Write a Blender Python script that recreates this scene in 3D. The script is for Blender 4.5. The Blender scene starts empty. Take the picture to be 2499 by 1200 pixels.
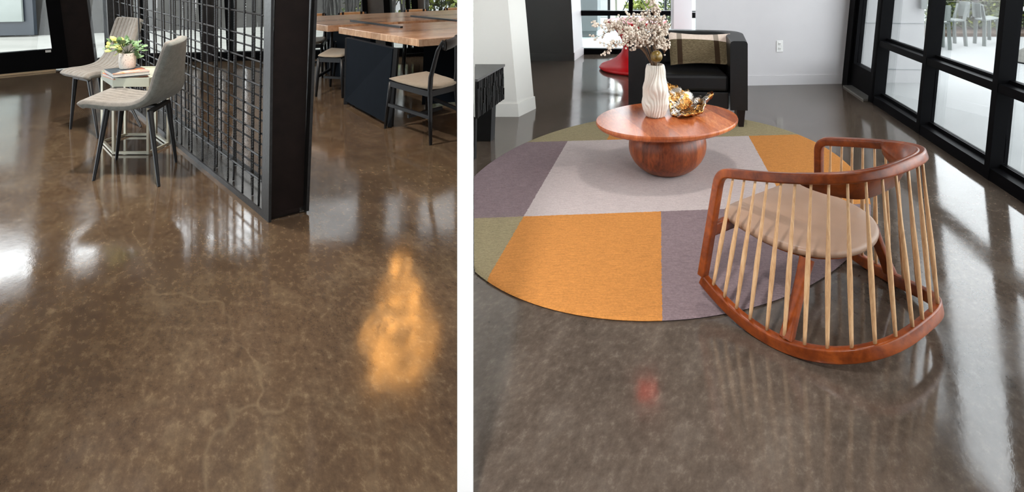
import bpy, bmesh, math, random
from mathutils import Vector, Matrix, noise as mnoise
scene = bpy.context.scene
COL = scene.collection
V = Vector
R = random.Random(7)

# ------------------------------------------------------------ camera, world, lights, exposure
FPX, PCX, HZY, EYE = 1350.0, 1450.0, -100.0, 1.4      # focal px, principal column, horizon row, eye height
cd = bpy.data.cameras.new('camera')
cam = bpy.data.objects.new('camera', cd); COL.objects.link(cam)
cam.location = (0, 0, EYE); cam.rotation_euler = (math.pi/2, 0, 0)
cd.sensor_fit = 'HORIZONTAL'; cd.sensor_width = 36.0
cd.lens = 36.0*FPX/2499.0
cd.shift_x = -(PCX-1249.5)/2499.0
cd.shift_y = -(600.0-HZY)/2499.0
cd.clip_start = 0.02; cd.clip_end = 200
scene.camera = cam

w = bpy.data.worlds.new('overcast'); scene.world = w; w.use_nodes = True
bg = w.node_tree.nodes['Background']
bg.inputs[0].default_value = (0.90, 0.965, 1.0, 1); bg.inputs[1].default_value = 6.6

def lamp(name, kind, loc, energy, color=(1, 1, 1), size=0.2, target=None, spread=None, angle=None, blend=0.3):
    ld = bpy.data.lights.new(name, kind); ld.energy = energy; ld.color = color
    if kind == 'AREA':
        ld.shape = 'DISK'; ld.size = size
        if spread: ld.spread = math.radians(spread)
    elif kind == 'SPOT':
        ld.shadow_soft_size = size; ld.spot_size = math.radians(angle or 90); ld.spot_blend = blend
    else:
        ld.shadow_soft_size = size
    o = bpy.data.objects.new(name, ld); COL.objects.link(o); o.location = loc
    d = (V(target) if target else V((loc[0], loc[1], 0))) - V(loc)
    o.rotation_euler = d.to_track_quat('-Z', 'Y').to_euler()
    return o
# ceiling spots over the grey chairs, then added fill and partition lights
lamp('overhead_spot', 'SPOT', (-2.95, 3.50, 2.86), 380, (1.0, 0.93, 0.84), 0.09, angle=95)
lamp('overhead_spot', 'SPOT', (-4.2, 4.35, 2.86), 210, (1.0, 0.93, 0.84), 0.12, angle=95)
lamp('overhead_fill', 'AREA', (-3.6, 1.4, 2.86), 14, (1.0, 0.93, 0.84), 1.0)  # soft fill light added under the ceiling, no fixture there
lamp('overhead_fill', 'AREA', (-1.5, 2.6, 2.86), 34, (1.0, 0.93, 0.84), 1.0)
lamp('overhead_fill', 'AREA', (0.9, 3.2, 2.86), 30, (1.0, 0.97, 0.94), 0.3)  # added fill that also serves as the light shadowing the coffee table
lamp('overhead_fill', 'AREA', (0.8, 0.6, 2.86), 13, (1.0, 0.97, 0.94), 0.8)
lamp('overhead_spot', 'SPOT', (-0.33, 0.15, 2.86), 420, (1, 1, 1), 0.08, target=(-0.33, 1.4, 0.7), angle=50, blend=0.6)  # extra spot added only to whiten the partition's end face

scene.view_settings.view_transform = 'Standard'
scene.view_settings.look = 'None'
scene.view_settings.gamma = 1.0
scene.view_settings.use_curve_mapping = False
scene.view_settings.exposure = 0.08

# ------------------------------------------------------------ helpers
def P(px, py, z=0.0):
    k = (EYE-z)/(py-HZY)
    return V(((px-PCX)*k, FPX*k, z))
def at(px, py, Y):
    return V(((px-PCX)*Y/FPX, Y, EYE-(py-HZY)*Y/FPX))
def lerp(a, b, t): return a+(b-a)*t

class MB:
    def __init__(s): s.v = []; s.f = []
    def add(s, vs, fs):
        o = len(s.v); s.v += [V(p) for p in vs]; s.f += [tuple(i+o for i in f) for f in fs]; return s
    def prism(s, bot, top):
        n = len(bot)
        s.add(list(bot)+list(top), [tuple(reversed(range(n))), tuple(range(n, 2*n))]+[(i, (i+1) % n, (i+1) % n+n, i+n) for i in range(n)])
        return s
    def poly(s, pts, z0, z1, lean=(0, 0)):
        return s.prism([V((p[0]+lean[0]*z0, p[1]+lean[1]*z0, z0)) for p in pts], [V((p[0]+lean[0]*z1, p[1]+lean[1]*z1, z1)) for p in pts])
    def box(s, c, sz, rz=0.0):
        c = V(c); m = Matrix.Rotation(rz, 3, 'Z'); h = V(sz)/2
        q = [(-1, -1), (1, -1), (1, 1), (-1, 1)]
        return s.prism([c+m @ V((a*h.x, b*h.y, -h.z)) for a, b in q], [c+m @ V((a*h.x, b*h.y, h.z)) for a, b in q])
    def bar(s, a, b, w, h, up=(0, 0, 1)):
        a, b = V(a), V(b); t = (b-a).normalized(); up = V(up)
        sd = t.cross(up)
        if sd.length < 1e-4: sd = t.cross(V((0, 1, 0)))
        sd.normalize(); u = sd.cross(t)
        q = [(-w/2, -h/2), (w/2, -h/2), (w/2, h/2), (-w/2, h/2)]
        return s.prism([a+sd*x+u*y for x, y in q], [b+sd*x+u*y for x, y in q])
    def loft(s, rings, closed=True, caps=True):
        n = len(rings[0]); o = len(s.v)
        for r in rings: s.v += [V(p) for p in r]
        for k in range(len(rings)-1):
            for i in range(n if closed else n-1):
                j = (i+1) % n
                s.f.append((o+k*n+i, o+k*n+j, o+(k+1)*n+j, o+(k+1)*n+i))
        if caps and closed:
            s.f.append(tuple(o+i for i in reversed(range(n)))); s.f.append(tuple(o+(len(rings)-1)*n+i for i in range(n)))
        return s
    def tube(s, pts, rad, n=8, caps=True):
        pts = [V(p) for p in pts]; m = len(pts)
        if not hasattr(rad, '__len__'): rad = [rad]*m
        rings = []; nrm = None
        for i in range(m):
            t = (pts[min(i+1, m-1)]-pts[max(i-1, 0)]).normalized()
            if nrm is None:
                nrm = t.cross(V((0, 0, 1)))
                if nrm.length < 1e-3: nrm = V((1, 0, 0))
            nrm = (nrm-t*nrm.dot(t)).normalized(); b = t.cross(nrm)
            rings.append([pts[i]+(nrm*math.cos(2*math.pi*k/n)+b*math.sin(2*math.pi*k/n))*rad[i] for k in range(n)])
        return s.loft(rings, True, caps)
    def sweep(s, pts, secs, nrm0):
        """secs: one section (list of (a,b)) or one per point; a along the carried normal, b along t x normal"""
        pts = [V(p) for p in pts]; m = len(pts); nrm = V(nrm0); rings = []
        for i in range(m):
            t = (pts[min(i+1, m-1)]-pts[max(i-1, 0)]).normalized()
            nrm = (nrm-t*nrm.dot(t)).normalized(); b = t.cross(nrm)
            sec = secs[i] if isinstance(secs[0], list) else secs
            rings.append([pts[i]+nrm*x+b*y for x, y in sec])
        return s.loft(rings)
    def lathe(s, prof, c=(0, 0, 0), n=40, sx=1.0, sy=1.0, rot=0.0):
        c = V(c); rings = []
        for r, z in prof:
            ring = []
            for k in range(n):
                a = 2*math.pi*k/n; x, y = r*sx*math.cos(a), r*sy*math.sin(a)
                ring.append(c+V((x*math.cos(rot)-y*math.sin(rot), x*math.sin(rot)+y*math.cos(rot), z)))
            rings.append(ring)
        return s.loft(rings)
    def ball(s, c, r, n=6, m=4, sz=1.0):
        c = V(c); rings = []
        for i in range(1, m):
            a = math.pi*i/m
            rings.append([c+V((r*math.sin(a)*math.cos(2*math.pi*k/n), r*math.sin(a)*math.sin(2*math.pi*k/n), -r*sz*math.cos(a))) for k in range(n)])
        return s.loft(rings)
    def leaf(s, c, d, nrm, l, wd):
        c, d = V(c), V(d).normalized(); sd = d.cross(V(nrm)).normalized(); up = sd.cross(d)
        return s.add([c, c+d*l*.35+sd*wd*.5, c+d*l*.75+sd*wd*.38-up*l*.05, c+d*l-up*l*.12, c+d*l*.75-sd*wd*.38-up*l*.05, c+d*l*.35-sd*wd*.5, c+d*l*.45+up*wd*.1],
                     [(0, 1, 6), (1, 2, 6), (2, 3, 6), (3, 4, 6), (4, 5, 6), (5, 0, 6)])

def rrect(w, h, r, n=3):
    out = []
    for cx, cy, a0 in ((w/2-r, h/2-r, 0), (-w/2+r, h/2-r, 90), (-w/2+r, -h/2+r, 180), (w/2-r, -h/2+r, 270)):
        for i in range(n+1):
            a = math.radians(a0+90*i/n); out.append((cx+r*math.cos(a), cy+r*math.sin(a)))
    return out

def root_loc(o):
    while o.parent is not None: o = o.parent
    return V(o.location)
def build(name, mb, mat, parent=None, smooth=False, bevel=0.0, origin=None):
    off = root_loc(parent) if parent is not None else V(origin or (0, 0, 0))
    me = bpy.data.meshes.new(name)
    me.from_pydata([tuple(p-off) for p in mb.v], [], mb.f); me.update()
    bm = bmesh.new(); bm.from_mesh(me); bmesh.ops.recalc_face_normals(bm, faces=bm.faces[:]); bm.to_mesh(me); bm.free()
    if mat is not None: me.materials.append(mat)
    if smooth:
        for p in me.polygons: p.use_smooth = True
        if smooth != 'all': 
            try: me.set_sharp_from_angle(angle=math.radians(42))
            except Exception: pass
    o = bpy.data.objects.new(name, me); COL.objects.link(o)
    if parent is not None: o.parent = parent
    elif origin: o.location = origin
    if bevel:
        b = o.modifiers.new('bevel', 'BEVEL'); b.width = bevel; b.segments = 2; b.limit_method = 'ANGLE'; b.angle_limit = math.radians(40)
    return o
def thing(name, label, cat, loc, group=None):
    o = bpy.data.objects.new(name, None); COL.objects.link(o); o.location = loc; o.empty_display_size = 0.1
    o['label'] = label; o['category'] = cat
    if group: o['group'] = group
    return o
def tag(o, label, cat, group=None, kind=None):
    o['label'] = label; o['category'] = cat
    if group: o['group'] = group
    if kind: o['kind'] = kind
    return o
def struct(name, mb, mat, parent=None, label=None, cat=None, **k):
    o = build(name, mb, mat, parent, **k)
    if parent is None:
        o['kind'] = 'structure'
        if label: o['label'] = label; o['category'] = cat
    return o
def struct_root(name, loc, label, cat):
    o = thing(name, label, cat, loc); o['kind'] = 'structure'; return o

# ------------------------------------------------------------ materials
def rgb(r, g, b):
    f = lambda c: (c/255/12.92) if c/255 <= .04045 else ((c/255+.055)/1.055)**2.4
    return (f(r), f(g), f(b), 1)
class NT:
    def __init__(s, name):
        s.m = bpy.data.materials.new(name); s.m.use_nodes = True; s.t = s.m.node_tree; s.n = s.t.nodes
        s.p = s.n['Principled BSDF']; s.out = s.n['Material Output']
    def new(s, typ, **k):
        nd = s.n.new(typ)
        for a, b in k.items(): setattr(nd, a, b)
        return nd
    def L(s, a, b): s.t.links.new(a, b)
    def pos(s, scale=(1, 1, 1), space='Object', rot=(0, 0, 0)):
        if space == 'Position': src = s.new('ShaderNodeNewGeometry').outputs['Position']
        else: src = s.new('ShaderNodeTexCoord').outputs[space]
        mp = s.new('ShaderNodeMapping'); mp.inputs['Scale'].default_value = scale; mp.inputs['Rotation'].default_value = rot
        s.L(src, mp.inputs[0]); return mp.outputs[0]
    def noise(s, vec, scale, detail=4, rough=.55, dist=0.0):
        nd = s.new('ShaderNodeTexNoise'); nd.inputs['Scale'].default_value = scale; nd.inputs['Detail'].default_value = detail
        nd.inputs['Roughness'].default_value = rough; nd.inputs['Distortion'].default_value = dist
        s.L(vec, nd.inputs['Vector']); return nd.outputs['Fac']
    def ramp(s, fac, stops, interp='LINEAR'):
        nd = s.new('ShaderNodeValToRGB'); nd.color_ramp.interpolation = interp; e = nd.color_ramp.elements
        while len(e) < len(stops): e.new(.5)
        for i, (p, c) in enumerate(stops): e[i].position = p; e[i].color = c if len(c) == 4 else tuple(c)+(1,)
        s.L(fac, nd.inputs[0]); return nd.outputs[0]
    def mix(s, fac, a, b, mode='MIX'):
        nd = s.new('ShaderNodeMix', data_type='RGBA', blend_type=mode)
        for sock, val in ((nd.inputs[0], fac), (nd.inputs[6], a), (nd.inputs[7], b)):
            if isinstance(val, (int, float)): sock.default_value = val
            elif isinstance(val, tuple): sock.default_value = val
            else: s.L(val, sock)
        return nd.outputs[2]
    def math(s, op, a, b=0.0, clamp=False):
        nd = s.new('ShaderNodeMath', operation=op, use_clamp=clamp)
        for i, val in enumerate((a, b)):
            if isinstance(val, (int, float)): nd.inputs[i].default_value = val
            else: s.L(val, nd.inputs[i])
        return nd.outputs[0]
    def bump(s, h, strength=.2, dist=.01):
        nd = s.new('ShaderNodeBump'); nd.inputs['Strength'].default_value = strength; nd.inputs['Distance'].default_value = dist
        s.L(h, nd.inputs['Height']); s.L(nd.outputs[0], s.p.inputs['Normal'])
    def set(s, col=None, rough=None, metal=None, spec=None, coat=None):
        for nm, val in (('Base Color', col), ('Roughness', rough), ('Metallic', metal), ('Specular IOR Level', spec), ('Coat Weight', coat)):
            if val is None: continue
            if hasattr(val, 'is_linked') or hasattr(val, 'links'): s.L(val, s.p.inputs[nm])
            else: s.p.inputs[nm].default_value = val
        return s
def plain(name, col, rough=.5, metal=0.0, var=.12, scale=12, bump=0.0, bscale=60, spec=.5, space='Object'):
    t = NT(name); v = t.pos(space=space); f = t.noise(v, scale)
    dark = tuple(c*(1-var) for c in col[:3])+(1,); lite = tuple(min(1, c*(1+var)) for c in col[:3])+(1,)
    t.set(t.ramp(f, [(.3, dark), (.7, lite)]), rough, metal, spec)
    if bump: t.bump(t.noise(v, bscale, 3), bump, .004)
    return t.m

def floor_mat(name, c, rlo, rhi, cracks, drift):
    c = [tuple(x*.70 for x in q[:3])+(1,) for q in c]
    t = NT(name); p0 = t.new('ShaderNodeNewGeometry').outputs['Position']
    rx, ry = t.new('ShaderNodeVectorMath', operation='DOT_PRODUCT'), t.new('ShaderNodeVectorMath', operation='DOT_PRODUCT')
    rx.inputs[1].default_value = (1, drift, 0); ry.inputs[1].default_value = (0, .72, 0); t.L(p0, rx.inputs[0]); t.L(p0, ry.inputs[0])
    cb = t.new('ShaderNodeCombineXYZ'); t.L(rx.outputs['Value'], cb.inputs[0]); t.L(ry.outputs['Value'], cb.inputs[1]); v = cb.outputs[0]
    a = t.noise(v, 1.25, 6, .6, .5); b = t.noise(v, 7, 9, .68, .3); d = t.noise(v, 38, 7, .7)
    col = t.mix(.5, t.ramp(a, [(.36, c[0]), (.5, c[1]), (.64, c[2])]), t.ramp(b, [(.34, c[0]), (.5, c[1]), (.68, c[3])]))
    col = t.mix(.52, col, t.ramp(d, [(.33, c[0]), (.55, c[1]), (.74, c[3])]))
    # aggregate flecks and paler blotches
    vo = t.new('ShaderNodeTexVoronoi', feature='F1'); vo.inputs['Scale'].default_value = 9; vo.inputs['Randomness'].default_value = 1
    t.L(v, vo.inputs['Vector'])
    fl = t.math('MULTIPLY', t.ramp(vo.outputs['Distance'], [(.05, (1, 1, 1)), (.16, (0, 0, 0))]), t.ramp(t.noise(v, 1.7, 3), [(.48, (0, 0, 0)), (.6, (1, 1, 1))]))
    col = t.mix(t.math('MULTIPLY', fl, .35), col, c[3])
    sp = t.ramp(t.noise(v, 130, 2), [(.70, (0, 0, 0)), (.76, (1, 1, 1))])
    col = t.mix(t.math('MULTIPLY', sp, .14), col, (c[3][0]*1.8, c[3][1]*1.8, c[3][2]*1.8, 1))
    # hairline cracks: distance to the edges of big distorted cells, kept only in places
    ds = t.new('ShaderNodeVectorMath', operation='ADD'); nz = t.new('ShaderNodeTexNoise'); nz.inputs['Scale'].default_value = 1.6; nz.inputs['Detail'].default_value = 4
    t.L(v, nz.inputs['Vector']); t.L(v, ds.inputs[0]); t.L(nz.outputs['Color'], ds.inputs[1])
    ve = t.new('ShaderNodeTexVoronoi', feature='DISTANCE_TO_EDGE'); ve.inputs['Scale'].default_value = cracks
    t.L(ds.outputs[0], ve.inputs['Vector'])
    ck = t.math('MULTIPLY', t.ramp(ve.outputs['Distance'], [(.0, (1, 1, 1)), (.004, (0, 0, 0))]), t.ramp(a, [(.45, (0, 0, 0)), (.55, (1, 1, 1))]))
    col = t.mix(t.math('MULTIPLY', ck, .28), col, c[3])
    r = t.ramp(t.noise(v, 3.2, 6, .65), [(.35, (rlo,)*3), (.68, (rhi,)*3)])
    t.set(col, r, 0, .5); t.p.inputs['IOR'].default_value = 1.72
    t.bump(t.noise(v, 9, 6, .6), .035, .01)
    return t.m

def wood(name, c, axis=(1, 1, 8), scale=9, rough=.32, plank=None, spec=.45):
    t = NT(name); v = t.pos(axis); f = t.noise(v, scale, 6, .6, 1.2); g = t.noise(v, scale*5, 3, .6)
    col = t.ramp(f, [(.3, c[0]), (.5, c[1]), (.7, c[2])])
    col = t.mix(.25, col, t.ramp(g, [(.35, c[0]), (.65, c[2])]))
    if plank:
        direction, width, tones = plank
        sx = t.new('ShaderNodeVectorMath', operation='DOT_PRODUCT'); sx.inputs[1].default_value = direction
        t.L(t.pos(), sx.inputs[0])
        fl = t.math('FLOOR', t.math('DIVIDE', sx.outputs['Value'], width))
        wn = t.new('ShaderNodeTexWhiteNoise', noise_dimensions='1D'); t.L(fl, wn.inputs['W'])
        col = t.mix(.9, col, t.ramp(wn.outputs['Value'], tones), 'MULTIPLY')
        fr = t.math('FRACT', t.math('DIVIDE', sx.outputs['Value'], width))
        ln = t.ramp(fr, [(.0, (.55,)*3), (.03, (1,)*3)]); col = t.mix(1.0, col, ln, 'MULTIPLY')
    t.set(col, rough, 0, spec); t.bump(g, .05, .003)
    return t.m

def fabric(name, c, scale=220, var=.3, rough=.95, spec=.15):
    t = NT(name); v = t.pos(); f = t.noise(v, scale, 2, .7); g = t.noise(v, scale*.12, 4)
    dark = tuple(x*(1-var) for x in c[:3])+(1,); lite = tuple(min(1, x*(1+var)) for x in c[:3])+(1,)
    col = t.mix(.4, t.ramp(f, [(.35, dark), (.65, lite)]), t.ramp(g, [(.35, dark), (.65, lite)]))
    t.set(col, rough, 0, spec); t.p.inputs['Sheen Weight'].default_value = .2
    t.bump(f, .35, .002); return t.m

def glass_mat(name, tint=(1, 1, 1, 1), ior=1.45):
    t = NT(name); t.n.remove(t.p)
    tr = t.new('ShaderNodeBsdfTransparent'); tr.inputs[0].default_value = tint
    gl = t.new('ShaderNodeBsdfGlossy'); gl.inputs['Roughness'].default_value = .01
    fr = t.new('ShaderNodeFresnel'); fr.inputs['IOR'].default_value = ior
    mx = t.new('ShaderNodeMixShader'); t.L(t.math('MULTIPLY', fr.outputs[0], .45), mx.inputs[0]); t.L(tr.outputs[0], mx.inputs[1]); t.L(gl.outputs[0], mx.inputs[2])
    t.L(mx.outputs[0], t.out.inputs['Surface']); return t.m

def emit(name, col, strength):
    t = NT(name); t.p.inputs['Base Color'].default_value = col
    t.p.inputs['Emission Color'].default_value = col; t.p.inputs['Emission Strength'].default_value = strength
    return t

M = {}
M['floor_brown'] = floor_mat('brown_polished_concrete', [rgb(64, 51, 43), rgb(99, 80, 62), rgb(114, 96, 72), rgb(150, 131, 104)], .06, .15, .35, .62)
M['floor_grey'] = floor_mat('grey_brown_polished_concrete', [rgb(68, 58, 50), rgb(97, 84, 73), rgb(110, 98, 87), rgb(138, 126, 114)], .06, .16, .22, -.3)
M['white'] = plain('white_paint', (.86, .86, .85, 1), .55, var=.02, scale=3)
M['bright_white'] = plain('bright_white_paint', (.90, .90, .90, 1), .6, var=.01, scale=3)
M['wall'] = plain('pale_wall_paint', (.66, .64, .65, 1), .55, var=.03, scale=2)
M['warm_wall'] = plain('warm_white_paint', (.66, .645, .60, 1), .55, var=.02, scale=2)
M['charcoal_wall'] = plain('charcoal_wall', (.028, .027, .024, 1), .5, var=.1, scale=2)
M['ceiling'] = plain('dark_ceiling', (.045, .042, .04, 1), .8, var=.1)
M['black_frame'] = plain('black_anodised_metal', (.004, .004, .0045, 1), .4, var=.1, scale=5, spec=.02)
M['black_metal'] = plain('black_powder_coat', (.006, .007, .009, 1), .42, var=.15, spec=.35)
M['rebar'] = plain('dark_mill_steel', (.018, .018, .019, 1), .42, .4, var=.35, scale=40, bump=.2)
M['brown_steel'] = plain('brown_black_steel', (.012, .007, .006, 1), .5, 0, var=.3, scale=9, spec=.15)
M['base_steel'] = plain('worn_shiny_steel', (0.121, 0.11, 0.099, 1), .22, .85, var=.3, scale=15)
M['navy'] = plain('blue_black_panel', (.0045, .007, .011, 1), .65, var=.1, spec=.05)
M['champagne'] = plain('champagne_metal', (.62, .6, .5, 1), .3, .75, var=.05)
M['tray'] = plain('pale_sage_lacquer', (.5, .52, .43, 1), .35, .2, var=.05)
M['fabric_grey'] = fabric('grey_woven_fabric', (.22, .205, .185, 1), 260, .28)
M['fabric_back'] = fabric('cool_grey_woven_fabric', (.20, .21, .195, 1), 260, .28)
M['seam'] = plain('dark_seam_thread', (.07, .055, .045, 1), .9)
M['fabric_taupe'] = fabric('taupe_seat_fabric', (.235, .20, .155, 1), 260, .15)
M['tan'] = plain('tan_leather', (.62, .36, .17, 1), .5, var=.12, scale=14)
M['black_leather'] = plain('black_leather', (.004, .004, .0045, 1), .4, var=.25, scale=30, bump=.12, bscale=180, spec=.32)
M['seat_leather'] = plain('taupe_leather', (.30, .182, .118, 1), .42, var=.06, scale=10, bump=.05, bscale=250)
CH = [rgb(74, 28, 7), rgb(116, 50, 15), rgb(152, 74, 25)]
M['cherry'] = wood('cherry_wood', CH, (1.5, 1.5, 1.5), 5, .3, spec=.32)
M['cherry_top'] = wood('cherry_planks', [rgb(158, 82, 42), rgb(192, 104, 56), rgb(216, 134, 82)], (9, 2, 2), 3, .26,
                       plank=((.953, .304, 0), .088, [(0, (.55, .42, .36)), (.25, (1, .9, .85)), (.5, (.72, .6, .54)), (.75, (1.05, 1.0, .95)), (1, (1.25, 1.5, 1.75))]))
M['cherry_base'] = wood('cherry_staves', [rgb(84, 38, 16), rgb(132, 62, 28), rgb(172, 94, 48)], (5, 5, 1.2), 4, .35,
                        plank=((.96, .28, 0), .055, [(0, (.6, .5, .45)), (.4, (.85, .8, .75)), (.8, (1, 1, 1)), (1, (1.5, 1.6, 1.7))]))
M['spindle'] = wood('pale_oak_wood', [rgb(172, 128, 88), rgb(202, 158, 114), rgb(222, 186, 144)], (9, 9, 1), 10, .45)
M['walnut'] = wood('walnut_planks', [rgb(170, 132, 104), rgb(202, 166, 136), rgb(222, 192, 164)], (2, 7, 2), 3, .2,
                   plank=((-.48, .877, 0), .14, [(0, (.75, .7, .66)), (.5, (1, .95, .9)), (1, (1.1, 1.1, 1.1))]))
M['carved'] = plain('black_carved_wood', (.006, .0055, .005, 1), .5, var=.3, scale=20, spec=.08)
M['console_top'] = plain('charcoal_wood_top', (.035, .033, .03, 1), .4, var=.15, scale=8)
M['ceramic'] = plain('ivory_ceramic', (.74, .68, .6, 1), .6, var=.04)
M['bud'] = plain('cream_buds', (.72, .62, .52, 1), .8, var=.2, scale=60)
M['stem'] = plain('brown_stems', (.13, .07, .035, 1), .8, var=.3)
M['red'] = plain('red_plastic', (.55, .004, .008, 1), .35, var=.04)
M['patio'] = plain('pale_patio_concrete', (0.2268, 0.2326, 0.2297, 1), .8, var=.06, scale=1.5, space='Position')
M['ext_wall'] = plain('pale_exterior_concrete', (0.312, 0.312, 0.312, 1), .8, var=.03, scale=6)
M['tile'] = plain('blue_grey_concrete_panel', (0.158, 0.176, 0.180, 1), .7, var=.05, scale=4)
M['patio_chair'] = plain('sage_grey_plastic', (0.103, 0.1188, 0.1109, 1), .5, var=.05)
M['mulch'] = plain('brown_mulch', (.06, .04, .027, 1), .95, var=.5, scale=60)
M['leaf_a'] = plain('yellow_green_leaves', (0.135, 0.165, 0.022, 1), .6, var=.5, scale=6)
M['leaf_b'] = plain('dark_green_leaves', (0.038, 0.056, 0.019, 1), .6, var=.5, scale=6)
M['leaf_c'] = plain('eucalyptus_leaves', (.13, .24, .10, 1), .55, var=.5, scale=22)
M['leaf_d'] = plain('lime_leaves', (.55, .58, .16, 1), .55, var=.3, scale=22)
M['trunk'] = plain('dark_bark', (.05, .048, .045, 1), .8, var=.3)
M['stone'] = plain('grey_cast_stone', (.15, .145, .13, 1), .9, var=.2, scale=40, bump=.3)
M['fence'] = plain('grey_board', (0.038, 0.036, 0.032, 1), .75, var=.2, scale=3)
M['plastic_white'] = plain('white_plastic', (.85, .84, .82, 1), .4, var=.01)
M['dark_slot'] = plain('dark_slot', (.05, .05, .05, 1), .5)
M['paper'] = plain('paper_pages', (.78, .77, .74, 1), .8, var=.06, scale=90)
M['slate'] = plain('slate_cover', (.045, .06, .075, 1), .4, var=.1)
M['amber'] = plain('olive_gold_pod', (.16, .10, .02, 1), .25, var=.6, scale=30)
M['glass'] = glass_mat('window_glass')
M['reflection_pane'] = plain('mint_reflection_pane', (0.1913, 0.2137, 0.1965, 1), .25, var=.12, scale=2)  # pale reflection in the gate glass put into its colour

# planked paving outside the left room
t = NT('planked_paving'); v = t.pos(space='Position')
br = t.new('ShaderNodeTexBrick'); br.inputs['Scale'].default_value = 1.0; br.inputs['Mortar Size'].default_value = .004
br.inputs['Brick Width'].default_value = 1.1; br.inputs['Row Height'].default_value = .16
br.inputs['Color1'].default_value = (0.225, 0.221, 0.199, 1); br.inputs['Color2'].default_value = (0.180, 0.180, 0.161, 1); br.inputs['Mortar'].default_value = (.16, .16, .15, 1)
t.L(v, br.inputs['Vector']); t.set(br.outputs['Color'], .7, 0, .4); M['paving'] = t.m
# speckled plant pot
t = NT('speckled_pot'); v = t.pos(); s1 = t.ramp(t.noise(v, 110, 2), [(.63, (0, 0, 0)), (.68, (1, 1, 1))])
t.set(t.mix(s1, (.72, .68, .62, 1), (.16, .12, .10, 1)), .6); M['pot'] = t.m
# magazine cover: orange and pink blotches
t = NT('orange_cover'); v = t.pos(); t.set(t.ramp(t.noise(v, 14, 2), [(.4, rgb(196, 60, 40)), (.5, rgb(235, 130, 50)), (.6, rgb(225, 170, 160))]), .3); M['orange_cover'] = t.m
# crumpled metal bowl: silver and gold
t = NT('gold_silver_leaf'); v = t.pos(); f = t.noise(v, 16, 5, .6)
t.set(t.ramp(f, [(.44, (.50, .46, .42, 1)), (.52, (.5, .27, .08, 1)), (.64, (.36, .13, .03, 1))]), .22, 1.0); t.bump(t.noise(v, 55, 4), .9, .008); M['gold'] = t.m

# ------------------------------------------------------------ the setting
PS = -0.2185                                            # run of the white partition between the two rooms: x = PS*y
PT = 0.0405
CEIL = 2.9
wl = [(-10.6, 3.4), (-6.72, 7.05), (-6.2, 7.5), (PS*8.12-PT/2, 8.12)]        # window line of the left room
mb = MB(); mb.poly([(-10.6, -3.5), (PS*-3.5-PT/2, -3.5), wl[3], wl[2], wl[1], wl[0]], -.1, 0.0)
struct('floor', mb, M['floor_brown'], label='brown mottled polished concrete floor of the rebar screen room', cat='floor')
XR = lambda y: 2.12+.108*y
mb = MB(); mb.poly([(PS*-3.5-PT/2, -3.5), (XR(-3.5), -3.5), (XR(6.22), 6.22), (1.6, 6.3), (1.6, 8.25), (PS*8.25-PT/2, 8.25)], -.1, 0.0)
struct('floor', mb, M['floor_grey'], label='grey brown polished concrete floor under the round rug', cat='floor')
mb = MB(); mb.poly([(-10.95, -3.6), (3.0, -3.6), (3.3, 8.3), (-1.75, 8.3), (-6.45, 7.62), (-7.1, 7.1), (-10.95, 3.45)], CEIL, CEIL+.12)
struct('ceiling', mb, M['ceiling'])
mb = MB(); mb.poly([(-10.6, -3.6), (2.2, -3.6), (2.2, -3.5), (-10.6, -3.5)], 0, CEIL); struct('wall_front', mb, plain('grey_wall_paint', (.5, .49, .47, 1), .6, var=.02, scale=2), label='grey wall behind the viewer', cat='wall')
# white partition added to reproduce the blank gutter between the two views
mb = MB(); y0, y1 = 1.40, 8.1
mb.poly([(PS*y0-PT, y0), (PS*y0, y0), (PS*y1, y1), (PS*y1-PT, y1)], 0, CEIL)
struct('wall_gutter', mb, M['bright_white'], label='thin white partition added as the gutter between the two rooms', cat='wall')

# --- left room: glazing
def wall_pts(a, b, s0, s1, d0, d1):
    a, b = V((a[0], a[1], 0)), V((b[0], b[1], 0)); t = (b-a).normalized(); n = V((t.y, -t.x, 0))   # n towards the room
    return [(q.x, q.y) for q in (a+t*s0+n*d1, a+t*s1+n*d1, a+t*s1+n*d0, a+t*s0+n*d0)]
LL = (-.13, 0.0); LB = (-.05, 0)
A, B, Cc, D = wl
la = (V(B)-V(A)).length
wr = struct_root('window_1', (A[0], A[1], 0), 'black framed glass door with a deep bottom rail left of the grey chairs', 'window')
def seg(name, a, b, s0, s1, z0, z1, lean, mat, parent, d0=-.05, d1=.05, **k):
    mb = MB(); mb.poly(wall_pts(a, b, s0, s1, d0, d1), z0, z1, lean); return build(name, mb, mat, parent, **k)
seg('bottom_rail', A, B, 0, la-.0, .02, .27, LL, M['black_frame'], wr)
seg('top_rail', A, B, 0, la-.0, 2.62, CEIL, LL, M['black_frame'], wr)
seg('stile', A, B, la-.11, la+.02, .02, CEIL, LL, M['black_frame'], wr, -.06, .06)
seg('stile', A, B, la-3.1, la-2.95, .02, CEIL, LL, M['black_frame'], wr, -.06, .06)
seg('pane', A, B, 0, la-.11, .27, 2.62, LL, M['glass'], wr, -.005, .005)
seg('lock_plate', A, B, la-.17, la-.12, .235, .262, LL, M['plastic_white'], wr, .05, .062)
mb = MB(); mb.poly(wall_pts(A, B, 0, la-.1, -.06, .09), .002, .022); struct('trim_1', mb, plain('sunlit_threshold', (.62, .45, .27, 1), .4, .2), label='threshold strip with painted sunlight under the black glass door', cat='threshold')  # warm sunlit line along the door painted into the strip colour
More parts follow.
